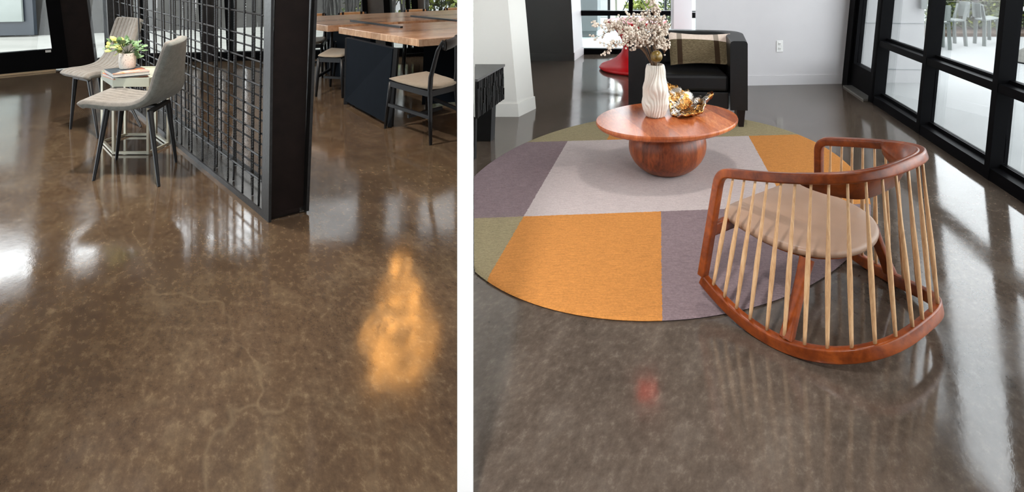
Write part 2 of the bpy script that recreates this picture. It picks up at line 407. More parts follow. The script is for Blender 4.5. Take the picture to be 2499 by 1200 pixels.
# dark steel column beside the door
mb = MB(); mb.poly([(-6.68, 7.02), (-6.49, 7.20), (-6.60, 7.36), (-6.80, 7.18)], 0, CEIL, LL)
struct('wall_column', mb, M['brown_steel'], label='brown black steel column right of the black glass door', cat='column')
wr = struct_root('window_2', (B[0], B[1], 0), 'black framed windows behind the rebar screen and the long tables', 'window')
lbc = (V(Cc)-V(B)).length; lcd = (V(D)-V(Cc)).length
seg('bottom_rail', B, Cc, .3, lbc, .0, .1, LL, M['black_frame'], wr)
seg('pane', B, Cc, .25, lbc, .1, 2.62, LL, M['glass'], wr, -.005, .005)
seg('bottom_rail', Cc, D, 0, lcd, .0, .115, LB, M['black_frame'], wr)
seg('top_rail', Cc, D, 0, lcd, 2.62, CEIL, LB, M['black_frame'], wr)
seg('top_rail', B, Cc, .2, lbc, 2.62, CEIL, LL, M['black_frame'], wr)
seg('pane', Cc, D, 0, lcd, .115, 2.62, LB, M['glass'], wr, -.005, .005)
def s_at(px):                                            # arc position on C-D for a picture column
    k = (px-PCX)/FPX; tx, ty = (D[0]-Cc[0])/lcd, (D[1]-Cc[1])/lcd
    return (k*Cc[1]-Cc[0])/(tx-k*ty)
for x0, x1 in ((266, 298), (352, 361), (497, 506), (560, 572), (893, 905), (945, 960), (998, 1006), (1012, 1027)):
    seg('mullion', Cc, D, s_at(x0), s_at(x1), 0, CEIL, LB, M['black_frame'], wr, -.06, .06)
seg('mullion', Cc, D, s_at(506), s_at(527), 0, CEIL, LB, M['brown_steel'], wr, -.08, .08)
for x0, x1 in ((905, 945), (960, 998), (1027, 1042)):
    if x0 == 905 or x0 == 1027: seg('spandrel_panel', Cc, D, s_at(x0), s_at(x1), 0, CEIL, LB, plain('grey_panel', (.10, .095, .09, 1), .5), wr, -.03, .03)
# outside the left room
mb = MB(); mb.poly([(-16, 2), (-10.62, 3.3), (-6.74, 7.1), (-6.2, 7.56), (-1.75, 8.16), (-1.75, 16), (-16, 16)], -.12, -.012)
struct('ground', mb, M['paving'], label='pale planked paving outside the left glass wall', cat='paving')
fc = [(-14.5, 9.35), (-10.4, 10.2), (-8.0, 11.1), (-5.0, 12.3)]
fr_ = thing('board_fence', 'grey upright board fence beyond the pale paving on the left', 'fence', (-10.4, 10.2, -.012))
for k in range(3):
    a, b = fc[k], fc[k+1]; L = (V(b)-V(a)).length; n = int(L/.21); mb = MB()
    for i in range(n): mb.poly(wall_pts(a, b, L*i/n+.006, L*(i+1)/n-.006, -.02, .012*(i % 2)), -.012, 3.85)
    build('board_panel', mb, M['fence'], fr_)
mb = MB(); mb.poly([(-7.6, 12.35), (-5.2, 13.0), (.4, 13.4), (.4, 13.6), (-5.2, 13.2), (-7.6, 12.55)], -.012, 6.2); struct('wall_sky_block', mb, M['ext_wall'], label='tall pale wall added behind the long tables to block the sky', cat='wall')  # added wall, keeps bright sky out of the floor reflections
pr = thing('glazed_gate', 'glass gate with pale painted reflections in a dark frame at the far left outside', 'gate', (-10.9, 10.0, -.012))
mb = MB(); mb.prism([V((-11.6, 9.8, .02)), V((-10.18, 10.06, .02)), V((-10.18, 10.12, .02)), V((-11.6, 9.86, .02))], [V((-11.75, 9.8, 2.4)), V((-10.33, 10.06, 2.4)), V((-10.33, 10.12, 2.4)), V((-11.75, 9.86, 2.4))])
build('gate_frame', mb, plain('blue_black_frame', (.02, .026, .034, 1), .4), pr)
mb = MB(); mb.prism([V((-11.6, 9.76, .27)), V((-10.33, 9.99, .27)), V((-10.33, 10.02, .27)), V((-11.6, 9.79, .27))], [V((-11.75, 9.76, 2.3)), V((-10.45, 9.99, 2.3)), V((-10.45, 10.02, 2.3)), V((-11.75, 9.79, 2.3))])
build('pane', mb, M['reflection_pane'], pr)
def stalks(cx, cy, wdt, n, seed, mat, name, label, h=2.4):
    rr = random.Random(seed); mb = MB()
    for i in range(n):
        x = cx+rr.uniform(-wdt, wdt); y = cy+rr.uniform(-.25, .25); pts = []; dx = rr.uniform(-.12, .12)
        for k in range(9): pts.append((x+dx*k/8*h*.3+.03*math.sin(k*1.3+i), y, h*k/8-.012))
        mb.tube(pts, [.018-.0012*k for k in range(9)], 5)
    return tag(build(name, mb, mat, origin=(cx, cy, -.012)), label, 'plant')
pp = at(840, 0, 9.6); stalks(pp.x, 9.6, .42, 26, 1, M['trunk'], 'bare_shrub', 'thicket of bare dark stems outside, behind the leftmost tan chair backs')
pp = at(990, 0, 9.7); stalks(pp.x, 9.7, .36, 18, 2, M['trunk'], 'bare_shrub', 'thin bare stems outside the window behind the middle of the long table')
def bush(name, c, rx, ry, h, n, seed, mats, label, size=.09, group=None, cat='bush'):
    rr = random.Random(seed); root = thing(name, label, cat, c, group)
    for mi, (mat, share) in enumerate(mats):
        mb = MB()
        for i in range(int(n*share)):
            a = rr.uniform(0, 6.283); q = rr.random()**.5; zz = rr.random()
            rad = q*(1-.35*zz)
            p = V(c)+V((rx*rad*math.cos(a), ry*rad*math.sin(a), .03+h*zz))
            d = V((rr.gauss(0, 1), rr.gauss(0, 1), rr.gauss(.4, .7)))
            mb.leaf(p, d, (rr.gauss(0, 1), rr.gauss(0, 1), rr.gauss(0, 1)), size*rr.uniform(.7, 1.3), size*.5)
        build('foliage', mb, mat, root)
    mb = MB()
    for i in range(7):
        a = rr.uniform(0, 6.28); mb.tube([V(c), V(c)+V((rx*.3*math.cos(a), ry*.3*math.sin(a), h*.5)), V(c)+V((rx*.6*math.cos(a), ry*.6*math.sin(a), h*.9))], [.012, .009, .004], 5)
    build('stems', mb, M['trunk'], root); return root
pp = at(1075, 0, 10.2); bush('green_bush', (pp.x, 10.2, -.012), .75, .5, 1.5, 1500, 5, [(M['leaf_a'], .6), (M['leaf_b'], .4)], 'bright green bush outside the window at the far right of the long tables', .12)
pp = at(935, 0, 11.0); bush('green_bush', (pp.x, 11.0, -.012), 1.1, .4, 1.3, 900, 6, [(M['leaf_a'], .5), (M['leaf_b'], .5)], 'green bush behind the thin bare stems outside the window', .12)

# --- right room: walls
lc = (-.09, 0)
mb = MB(); mb.poly([(PS*4.92+.002, 4.92), (-.674, 4.92), (-.556, 5.18), (PS*5.18+.002, 5.18)], 0, CEIL, (0, 0))
for i, p in enumerate(mb.v):
    if p.z > 1: p.x += lc[0]*p.z*(1 if p.x > -1 else 0)
struct('wall_pier', mb, M['warm_wall'], label='white painted pier behind the black carved cabinet', cat='wall')
mb = MB(); mb.prism([V((PS*4.92+.01, 4.908, 0)), V((-.668, 4.908, 0)), V((-.545, 5.182, 0)), V((-.58, 5.182, 0)), V((-.69, 4.93, 0)), V((PS*4.92+.01, 4.93, 0))],
                    [V((PS*4.92+.01, 4.908, .115)), V((-.678, 4.908, .115)), V((-.555, 5.182, .115)), V((-.59, 5.182, .115)), V((-.70, 4.93, .115)), V((PS*4.92+.01, 4.93, .115))])
struct('baseboard_pier', mb, M['warm_wall'])
mb = MB(); q = at(1400.6, 148, 7.62); lw = (-.05, 0)
mb.poly([(PS*7.62+.01, 7.62), (-.279, 7.62), (-.279, 7.66), (PS*7.62+.01, 7.66)], 0, CEIL, (0, 0))
for p in mb.v:
    if p.z > 1 and p.x > -1: p.x += lw[0]*p.z
struct('wall_charcoal', mb, M['charcoal_wall'], label='dark charcoal painted wall right of the white pier', cat='wall')
mb = MB(); mb.poly([(PS*7.6+.01, 7.605), (-.279, 7.605), (-.279, 7.62), (PS*7.6+.01, 7.62)], 0, .105)
struct('baseboard_charcoal', mb, M['charcoal_wall'])
mb = MB(); mb.poly([(-.275, 7.625), (-.165, 8.15), (-.165, 8.25), (-.5, 8.25), (-.5, 7.665), (-.282, 7.665)], 0, CEIL, (0, 0))
for p in mb.v:
    if p.z > 1 and p.x > -.4: p.x += lw[0]*p.z
struct('wall_return', mb, M['wall'], label='pale end face of the charcoal wall beside the back window', cat='wall')
mb = MB(); mb.poly([(-.27, 7.615), (-.152, 8.15), (-.165, 8.15), (-.283, 7.62)], 0, .11)
struct('baseboard_return', mb, M['wall'])
# pier and long wall at the back
mb = MB(); mb.poly([(1.095, 7.6), (1.345, 7.6), (1.345, 7.9), (1.095, 7.9)], 0, CEIL)
struct('wall_back_pier', mb, M['wall'], label='narrow pale pier between back window and wall slit', cat='wall')
WL, WR_ = V((1.115, 6.08, 0)), V((2.79, 6.222, 0))
lr = (.10, 0)
mb = MB(); mb.prism([WL, WR_, WR_+V((0, .12, 0)), WL+V((.02, .12, 0))], [WL+V((0, 0, CEIL)), WR_+V((lr[0]*CEIL, 0, CEIL)), WR_+V((lr[0]*CEIL, .12, CEIL)), WL+V((.02, .12, CEIL))])
struct('wall_back', mb, M['wall'], label='pale wall with power outlet behind the black armchair', cat='wall')
nb = V((-.085, -.996, 0))*.012
mb = MB(); mb.prism([WL+nb, WR_+nb, WR_, WL], [WL+nb+V((0, 0, .105)), WR_+nb+V((0, 0, .105)), WR_+V((0, 0, .105)), WL+V((0, 0, .105))])
struct('baseboard_back', mb, M['wall'])
# power outlet
ox = at(1902.5, 112.5, 6.1); d = (WR_-WL).normalized(); yy = WL.y+(ox.x-WL.x)/d.x*d.y; ox = at(1902.5, 112.5, yy)
ot = thing('power_outlet', 'white double power outlet plate on the pale back wall', 'outlet', ox)
mb = MB(); mb.box(ox+nb*.35, (.075, .008, .126), math.atan2(d.y, d.x)); build('cover_plate', mb, M['plastic_white'], ot, bevel=.003)
for s in (-1, 1):
    mb = MB(); mb.box(ox+nb*.8+V((0, 0, s*.028)), (.034, .004, .032), math.atan2(d.y, d.x)); so = build('socket', mb, M['plastic_white'], ot, bevel=.002)
    mb = MB()
    for e in (-.007, .007): mb.box(ox+nb*1.05+V((e, 0, s*.028+.004)), (.0025, .003, .009), 0)
    mb.box(ox+nb*1.05+V((0, 0, s*.028-.009)), (.005, .003, .005), 0); build('slots', mb, M['dark_slot'], so)
# back window
wb = struct_root('window_3', (.6, 8.18, 0), 'black framed back window behind the red pedestal stool', 'window')
WY = 8.2
def wbox(name, x0, x1, z0, z1, mat, d=.05): 
    mb = MB(); mb.box(((x0+x1)/2, WY, (z0+z1)/2), (x1-x0, d*2, z1-z0)); return build(name, mb, mat, wb)
wbox('sill', -.3, 2.2, 0, .075, M['black_frame']); wbox('middle_rail', -.3, 2.2, .565, .635, M['black_frame']); wbox('top_rail', -.3, 2.2, 2.5, CEIL, M['black_frame'])
xm = (1539-PCX)/FPX*WY; wbox('mullion', xm-.028, xm+.028, .63, 2.5, M['black_frame'])
wbox('pane', -.3, 2.2, .075, .565, M['glass'], .004); wbox('pane', -.3, 2.2, .635, 2.5, M['glass'], .004)
mb = MB(); mb.poly([(1.36, 7.95), (2.25, 7.95), (2.25, 8.1), (1.36, 8.1)], .55, .63); build('slit_rail', mb, M['black_frame'], wb)

# --- glazing along the right side, leaning slightly outwards
wg = struct_root('window_4', (2.6, 4.4, 0), 'black framed floor to ceiling glazing along the right side', 'window')
LG = .10
def gp(y, d, z): return V((XR(y)+d+LG*z, y, z))
def gbar(name, y0, y1, d0, d1, z0, z1, mat=None, parent=None):
    mb = MB(); mb.prism([gp(y0, d0, z0), gp(y0, d1, z0), gp(y1, d1, z0), gp(y1, d0, z0)], [gp(y0, d0, z1), gp(y0, d1, z1), gp(y1, d1, z1), gp(y1, d0, z1)])
    return build(name, mb, mat or M['black_frame'], parent or wg)
YM = [-3.3, -2.3, -1.3, -.35, .62, 1.58, 2.56, 3.53, 4.45, 5.38]
gbar('sill', -3.5, 5.43, 0, .105, 0, .075); gbar('sill_lip', -3.5, 5.43, .07, .105, .075, .10)
gbar('middle_rail', -3.5, 5.43, 0, .105, .555, .61); gbar('rail_lip', -3.5, 5.43, .07, .105, .61, .632)
gbar('top_rail', -3.5, 6.2, 0, .105, 2.6, CEIL)
for y in YM: gbar('mullion', y-.028, y+.028, -.004, .109, 0, 2.62)
gbar('lock_stile', 5.35, 5.47, -.004, .109, 0, 2.62)
for i in range(len(YM)-1):
    gbar('pane', YM[i]+.028, YM[i+1]-.028, .080, .088, .10, .555, M['glass']); gbar('pane', YM[i]+.028, YM[i+1]-.028, .080, .088, .632, 2.6, M['glass'])
dg = struct_root('door_1', (2.75, 5.8, 0), 'black glass door between the pale back wall and the right glazing', 'door')
gbar('jamb', 6.06, 6.215, -.01, .115, 0, 2.62, None, dg)
gbar('bottom_panel', 5.47, 6.06, .02, .10, .035, .27, None, dg)
gbar('stile', 6.0, 6.06, .02, .10, .27, 2.6, None, dg); gbar('stile', 5.47, 5.51, .02, .10, .27, 2.6, None, dg)
gbar('pane', 5.51, 6.0, .055, .063, .27, 2.6, M['glass'], dg)
gbar('threshold', 5.47, 6.06, -.05, .13, .001, .018, plain('grey_aluminium', (.36, .35, .32, 1), .4, .8), dg)

# --- outside the right room
mb = MB(); mb.poly([(XR(-4)+.02, -4), (14, -4), (14, 10.05), (2.9, 10.05), (2.9, 6.3), (XR(6.22)+.02, 6.22)], -.12, -.012)
struct('patio_ground', mb, M['patio'], label='pale concrete patio outside the right glazing', cat='patio')
mb = MB(); mb.poly([(-1.7, 8.25), (2.9, 8.25), (2.9, 10.05), (14, 10.05), (14, 24), (-1.7, 24)], -.14, -.02)
struct('street_ground', mb, plain('pale_paving', (0.360, 0.450, 0.435, 1), .8, var=.05, scale=1), label='pale paved ground beyond the patio and back window', cat='paving')
mb = MB(); mb.poly([(2.93, 6.36), (3.755, 6.29), (3.755, 6.6), (2.93, 6.6)], -.012, 3.2)
for z in (.115, .66, 1.3): pass
struct('wall_exterior', mb, M['ext_wall'], label='pale concrete wall outside behind the glass door', cat='wall')
for n_, z in enumerate((.14, .665, 1.25)):
    mb = MB(); mb.poly([(2.93, 6.352), (3.755, 6.282), (3.755, 6.29), (2.93, 6.36)], z, z+.006); struct('trim_2', mb, M['tile'])
q = at(2249, 10, 6.27); mb = MB(); mb.box((q.x, 6.24, q.z+.12), (.075, .05, .34)); tag(build('metal_box', mb, M['patio_chair'], bevel=.006, origin=(q.x, 6.24, q.z-.05)), 'small grey metal box mounted on the exterior concrete wall', 'box')
# planting bed and hedge
mb = MB(); mb.poly([(5.0, 10.06), (13, 10.06), (13, 11.4), (5.0, 11.4)], -.012, .05); tag(build('mulch_bed', mb, M['mulch'], origin=(7, 10.06, -.012)), 'strip of brown mulch along the far patio edge', 'mulch', kind='stuff')
for i, px in enumerate((2292, 2345, 2396, 2445, 2500)):
    Y = 10.75+.15*(i % 2); q = at(px, 60, Y)
    bush('hedge_shrub', (q.x, Y, .05), .33, .30, 1.05, 950, 20+i, [(M['leaf_a'], .45), (M['leaf_b'], .55)],
         ['leafy shrub outside, seen left of the leftmost patio chairs', 'leafy shrub behind the patio chair facing left', 'leafy shrub just left of the dark tree trunk', 'leafy shrub just right of the dark tree trunk', 'leafy shrub at the far right edge beyond the patio'][i], .085, 'shrubs along the patio edge')
for i, px in enumerate((2330, 2420, 2490)):
    Y = 13.5; q = at(px, 10, Y)
    bush('tall_shrub', (q.x, Y, -.02), .62, .5, 1.9, 1500, 40+i, [(M['leaf_a'], .8), (M['leaf_b'], .2)], ['yellow green tall shrub far behind the leftmost patio chairs', 'yellow green tall shrub far behind the dark trunk', 'yellow green tall shrub at far right beyond the hedge'][i], .14, 'tall shrubs beyond the hedge')
q = P(2412, 84); mb = MB(); mb.tube([(q.x, q.y+.35, 0), (q.x+.02, q.y+.35, 1.2), (q.x+.1, q.y+.35, 2.6)], [.045, .042, .035], 8); tag(build('tree_trunk', mb, M['trunk'], origin=(q.x, q.y+.35, 0)), 'dark slim tree trunk behind the patio chairs', 'tree')
wf = thing('wire_fence', 'thin wires of a fence strung in front of the patio hedge', 'fence', (7, 10.2, 0))
for z in (.62, .80, 1.0):
    mb = MB(); mb.tube([(4.9, 10.2, z), (12, 10.2, z)], .004, 5); build('wire', mb, M['stone'], wf)
for x in (4.9, 12): 
    mb = MB(); mb.tube([(x, 10.2, -.012), (x, 10.2, 1.1)], .025, 8); build('fence_post', mb, M['black_frame'], wf)

def patio_chair(BL, BR, FL, FR, label, sz=.40, top=.69, lean=.10):
    BL, BR, FL, FR = [V((p[0], p[1], -.012)) for p in (BL, BR, FL, FR)]
    c = (BL+BR+FL+FR)/4; root = thing('patio_chair', label, 'chair', (c.x, c.y, -.012), 'grey patio chairs')
    up = V((0, 0, 1)); bk = ((BL+BR)/2-(FL+FR)/2); bk.normalize(); sd = (BR-BL).normalized()
    for p, b in ((BL, 1), (BR, 1), (FL, 0), (FR, 0)):
        mb = MB(); h = top-.03 if b else sz
        inward = (c-p)*.12; inward.z = 0
        q0 = p; q1 = p+inward+up*(sz+.012); pts = [q0, q1]
        mb.bar(q0, q1, .05, .028, bk)
        if b: mb.bar(q1, q1+bk*lean*.8+up*(h-sz), .045, .026, bk)
        build('leg', mb, M['patio_chair'], root)
    mb = MB(); z0, z1 = sz-.012, sz+.018
    mb.prism([V((p.x, p.y, z0)) for p in (BL, BR, FR, FL)], [V((p.x, p.y, z1)) for p in (BL, BR, FR, FL)]); build('seat', mb, M['patio_chair'], root, bevel=.008)
    rings = []
    for k in range(9):
        a = k/8; base = lerp(BL, BR, a)+(c-lerp(BL, BR, a))*.10; base.z = 0; dent = bk*(.05*math.sin(math.pi*a))
        ring = []
        for (dz, off) in ((top-.24, .0), (top, .035), (top, .055), (top-.24, .02)):
            ring.append(base+dent+bk*(off+lean*.75)+up*dz)
        rings.append(ring)
    mb = MB(); mb.loft(rings); build('backrest', mb, M['patio_chair'], root, smooth=True)
    return root
patio_chair((5.24, 8.60), (5.524, 8.59), (5.40, 8.99), (5.646, 8.957), 'grey patio chair nearest the glazing, its back turned to us')
patio_chair((6.034, 9.26), (6.018, 8.957), (5.60, 9.16), (5.58, 8.86), 'grey patio chair behind the nearest one, facing left')
patio_chair((6.314, 8.957), (6.369, 9.26), (6.80, 9.30), (6.90, 9.66), 'grey patio chair leaning beside the dark trunk, facing right', lean=.16)
# stone pedestal table at the right edge
q = V((6.17, 7.56, -.012)); tr = thing('pedestal_table', 'grey stone cone footed patio table at the right picture edge', 'table', q)
mb = MB(); mb.lathe([(.40, 0), (.40, .02), (.30, .13), (.12, .26), (.07, .5), (.07, .70)], q, 28); build('pedestal', mb, M['stone'], tr, smooth=True)
mb = MB(); mb.lathe([(.42, 0), (.42, .012)], q, 28); build('foot_ring', mb, M['black_frame'], tr)
mb = MB(); mb.lathe([(.30, .70), (.31, .715), (.30, .735)], q, 28); build('tabletop', mb, M['plastic_white'], tr)
# things seen through the back window
mb = MB(); x0, x1 = (1400-PCX)/FPX*10.0, (1458-PCX)/FPX*10.0
mb.poly([(x0-1, 10.0), (x1, 10.0), (x1+.06, 10.3), (x0-1, 10.3)], .10, 3.2); mb.poly([(x0-1, 10.04), (x1-.02, 10.04), (x1, 10.25), (x0-1, 10.25)], -.02, .10)
struct('wall_panel', mb, M['tile'], label='blue grey concrete panel outside the left end of the back window', cat='wall')
for z in (.46, 1.0):
    mb = MB(); mb.poly([(x0-1, 9.992), (x1, 9.992), (x1, 10.0), (x0-1, 10.0)], z, z+.006); struct('trim_3', mb, M['fence'])
for i, (px, wd, h, lab) in enumerate(((1486, .05, 2.6, 'thin black steel post outside the back window, left of the mullion'), (1624, .045, 2.6, 'thin black steel post outside the back window, right of the mullion'), (1509, .075, 2.6, 'grey round metal pole outside the back window'))):
    Y = 10.9; q = at(px, 30, Y); mb = MB()
    if i < 2: mb.box((q.x, Y, h/2), (wd, .05, h+.04))
    else: mb.tube([(q.x, Y+.4, -.02), (q.x-.05, Y+.4, h)], wd/2+.01, 10)
    tag(build('steel_post', mb, M['black_metal'] if i < 2 else M['champagne'], origin=(q.x, Y, -.02)), lab, 'post')
for px0, px1, lab in ((1533, 1518, 'dark brace cable slanting left of the back window mullion'), (1566, 1584, 'dark brace cable slanting right of the back window mullion')):
    a, b = at(px0, 0, 10.9), at(px1, 30, 10.9); a = a+(a-b)*2.2; b = b+(b-a)*.19; mb = MB(); mb.tube([a, b], .011, 6); tag(build('brace_cable', mb, M['black_metal'], origin=tuple(b)), lab, 'cable')
q = at(1568, -6, 15.5); bush('grass_clump', (q.x, 15.5, -.02), .55, .4, .18, 500, 71, [(M['leaf_a'], 1.0)], 'yellow green grass clump far outside the back window', .12, cat='grass')
q = at(1632, 60, 11.3); bush('small_shrub', (q.x, 11.3, -.02), .24, .2, .72, 420, 72, [(M['leaf_a'], .4), (M['leaf_b'], .6)], 'small shrub outside by the right end of the back window', .07)

# ------------------------------------------------------------ rug
import mathutils
rc = V((.4653, 3.5547, 0)); r1, r2, rang = 1.491, 1.1686, math.radians(-119.96)
mb = MB(); rings = []
for k, z in ((1.0, .0005), (1.004, .006), (.998, .012), (.985, .0135)):
    rings.append([rc+V((math.cos(rang), math.sin(rang), 0))*(r1*k*math.cos(a))+V((-math.sin(rang), math.cos(rang), 0))*(r2*k*math.sin(a))+V((0, 0, z)) for a in [2*math.pi*i/160 for i in range(160)]])
for ring in rings:
    for p in ring: p.x = max(p.x, PS*p.y+.004)
mb.loft(rings)
t = NT('colour_block_rug'); g = t.pos()
def side(p, q):
    """1 on the left of the line p->q (picture points on the floor), else 0"""
    a, b = P(*p, .013)-rc, P(*q, .013)-rc; d_ = (b-a).normalized(); n_ = V((-d_.y, d_.x, 0))
    dp = t.new('ShaderNodeVectorMath', operation='DOT_PRODUCT'); dp.inputs[1].default_value = n_; t.L(g, dp.inputs[0])
    wob = t.math('MULTIPLY', t.math('SUBTRACT', t.noise(g, 60, 2), .5), .012)
    return t.math('GREATER_THAN', t.math('ADD', dp.outputs['Value'], wob), a.dot(n_))
def yarn(c, v_=.22, streak=(3, 40, 1)):
    c = tuple(x*.9 for x in c[:3]); f = t.noise(t.pos(streak), 5, 4, .7); h = t.noise(g, 105, 4, .8); dk = tuple(x*(1-v_) for x in c[:3])+(1,); lt = tuple(min(1, x*(1+v_)) for x in c[:3])+(1,)
    return t.mix(.5, t.ramp(f, [(.3, dk), (.7, lt)]), t.ramp(h, [(.3, dk), (.7, lt)]))
OR = yarn(rgb(192, 128, 66), .42); PU = yarn(rgb(130, 112, 114), .42); WH = yarn(rgb(188, 174, 170), .26); KH = yarn(rgb(150, 137, 106), .42); 
h1 = side((1386, 344), (1827, 331.5)); h2 = side((1280, 528), (1613, 515.6))       # far of the top edge; far of the lower edge
v1 = side((1271, 540), (1386, 343)); v2 = side((1616, 777), (1613, 516)); v3 = side((1896, 457), (1827, 332)); v4 = side((1487, 330), (1494, 318))
AND = lambda a, b: t.math('MULTIPLY', a, b)
NOT = lambda a: t.math('SUBTRACT', 1.0, a)
# middle band: purple | white | orange ; near band: khaki | orange | purple ; far band: khaki | orange | khaki
mid = t.mix(v1, t.mix(v3, OR, WH), PU)
near = t.mix(v1, t.mix(v2, PU, OR), KH)
vb = side((1197, 681), (1271, 540)); 
far = t.mix(AND(NOT(v4), side((1545, 330), (1550, 318))), KH, OR)
far = t.mix(1.0, far, far)
col = t.mix(h2, near, t.mix(h1, mid, far))
t.set(col, .95, 0, .1)
wv = t.noise(t.pos((1, 3, 1)), 120, 3, .7); t.bump(wv, .8, .006)
rug = tag(build('round_rug', mb, t.m, smooth=True, origin=tuple(rc)), 'large round rug in orange, mauve, cream and khaki blocks', 'rug')

# ------------------------------------------------------------ coffee table
tc = V((.4817, 3.632, 0)); trot = math.radians(-156.5)
ct = thing('coffee_table', 'round cherry wood coffee table with a globe base on the rug', 'table', (tc.x, tc.y, .013))
ta, tb = .485, .385
mb = MB(); mb.lathe([(.93, .318), (.985, .332), (1.0, .345), (1.0, .352), (.992, .36)], tc, 90, ta, tb, trot); build('tabletop', mb, M['cherry_top'], ct, smooth=True)
prof = []
for i in range(25):
    u = i/24; z = .0135+u*.306; r = .252*math.sqrt(max(0, 1-((z-.185)/.198)**2))
    prof.append((max(r, .10), z))
mb = MB(); mb.lathe([(.085, .0135)]+prof, tc, 64, 1.03, .93, trot); build('globe_base', mb, M['cherry_base'], ct, smooth='all')

# vase: ribbed and twisted
vc = V((.405, 3.66, .3605)); va = thing('ribbed_vase', 'ivory ceramic vase with wavy vertical ribs on the coffee table', 'vase', vc)
prof = [(.050, 0), (.060, .01), (.074, .05), (.079, .09), (.073, .125), (.075, .15), (.080, .185), (.076, .22), (.066, .255), (.062, .285), (.060, .31), (.054, .335), (.050, .342)]
mb = MB(); rings = []; N = 132
def vrad(z):
    for (ra, za), (rb, zb) in zip(prof, prof[1:]):
        if za <= z <= zb: return lerp(ra, rb, (z-za)/(zb-za+1e-9))
    return prof[-1][0]
for i in range(70):
    z = .342*i/69; ring = []
    for k in range(N):
        a = 2*math.pi*k/N
        wv_ = .55*math.sin(z*26+1.2*math.sin(a*2+1))*math.sin(a+1.1)
        r = vrad(z)*(1+.10*math.sin(a*2+z*20)*math.sin(math.pi*min(1, z/.30)))
        r += .0095*abs(math.sin(11*(a+wv_*.6)))-.003
        ring.append(vc+V((r*math.cos(a), r*math.sin(a), z)))
    rings.append(ring)
for r_, z in ((.044, .342), (.040, .30), (.045, .2)): rings.append([vc+V((r_*math.cos(2*math.pi*k/N), r_*math.sin(2*math.pi*k/N), z)) for k in range(N)])
mb.loft(rings); build('vase_body', mb, M['ceramic'], va, smooth='all')
mouth = vc+V((0, 0, .342))
tips = [(1446, 63, 'tip reaching furthest left'), (1457, 92, 'arching left below the topmost left one'), (1472, 131, 'drooping lowest on the left'), (1478, 62, 'rising left in front of the red stool'), (1500, 58, 'fanning up over the red rim'), (1530, 44, 'standing up left of the middle'),
        (1552, 62, 'short and dense in the middle'), (1574, 40, 'standing straight up in the middle'), (1591, 12, 'tallest, pointing straight up'), (1611, 52, 'leaning up to the right'), (1629, 76, 'tip reaching furthest right over the armchair'), (1620, 92, 'bent right in front of the armchair'), (1622, 134, 'drooping lowest on the right'), (1520, 104, 'hanging low left of the vase neck'), (1545, 84, 'dense, spreading left of the middle')]
for i, (px, py, lab) in enumerate(tips):
    rr = random.Random(100+i); Y = 3.66+rr.uniform(-.14, .14)
    tip = at(px, py, Y); start = mouth+V((rr.uniform(-.02, .02), rr.uniform(-.02, .02), -.12)); neck = mouth+V(((tip.x-mouth.x)*.10, (tip.y-mouth.y)*.1, .005))
    neck.x = max(mouth.x-.03, min(mouth.x+.03, neck.x))
    low = py > 88
    ctrl = V((lerp(neck.x, tip.x, .35), lerp(neck.y, tip.y, .4), max(tip.z, mouth.z)+(.16 if low else .02)))
    pts = [start, neck]+[neck*(1-u)**2+ctrl*2*u*(1-u)+tip*u*u for u in [k/12 for k in range(1, 13)]]
    bo = thing('dried_branch', 'dried branch of cream buds in the vase, '+lab, 'branch', start, 'dried branches in the ribbed vase')
    mbs = MB(); mbs.tube(pts, [.0035-.0002*k for k in range(len(pts))], 5); mbb = MB(); 
    for k in range(5, len(pts)):
        nt = 2 if k < len(pts)-2 else 1
        for _ in range(nt+1):
            base = lerp(pts[k-1], pts[k], rr.random()); dr = V((rr.gauss(0, 1), rr.gauss(0, .7), rr.gauss(.25, .8))).normalized()*rr.uniform(.03, .075)*(1-.4*k/len(pts)); dr += (tip-neck).normalized()*.03
            mbs.tube([base, base+dr*.5+V((0, 0, .004)), base+dr], .0016, 4)
            for _b in range(4):
                pb = base+dr*rr.uniform(.3, 1.05)+V((rr.gauss(0, .006), rr.gauss(0, .006), rr.gauss(0, .006))); mbb.ball(pb, rr.uniform(.0055, .0085), 6, 4, 1.25)
    mbb.ball(tip, .007, 6, 4)
    build('stem', mbs, M['stem'], bo); build('buds', mbb, M['bud'], bo, smooth='all')
q = at(1602, 138, 3.60); pod = thing('seed_pod', 'round olive gold pod hanging right of the vase neck', 'pod', q)
mb = MB(); mb.ball(q, .040, 16, 12); build('pod_body', mb, M['amber'], pod, smooth='all')
mb = MB(); mb.tube([mouth+V((.01, -.01, -.05)), mouth+V((.025, -.03, .03)), q+V((-.02, .01, .07)), q+V((0, 0, .038))], .0022, 5); build('stem', mb, M['stem'], pod)

# crumpled metal bowl
gc = V((.60, 3.73, .3605)); mb = MB(); rings = []; NA, NR = 72, 16
def gpt(a, u):
    hgt = .012+.135*max(0, math.cos(a-2.45))**1.6+.085*max(0, math.cos(a-.12))**6+.07*max(0, math.cos(a-1.35))**2
    rad = .155*(1-.28*max(0, math.cos(a-3.5))**3)*(1+.16*math.sin(3*a+.5)+.10*math.sin(7*a)+.05*math.sin(13*a))
    n1 = mnoise.noise(V((3*math.cos(a)*u, 3*math.sin(a)*u, 1.7)))*.034
    n2 = mnoise.noise(V((11*math.cos(a)*u, 11*math.sin(a)*u, 4.2)))*.024
    x, y = rad*u*math.cos(a)*1.08, rad*u*math.sin(a)*.85
    return V((x*(1+n1*3), y*(1+n2*3), .016+(u**2.2)*hgt+(n1+n2)*min(1, u*1.4)))
for j in range(NR+1):
    u = .06+.94*j/NR; rings.append([gc+gpt(2*math.pi*k/NA, u) for k in range(NA)])
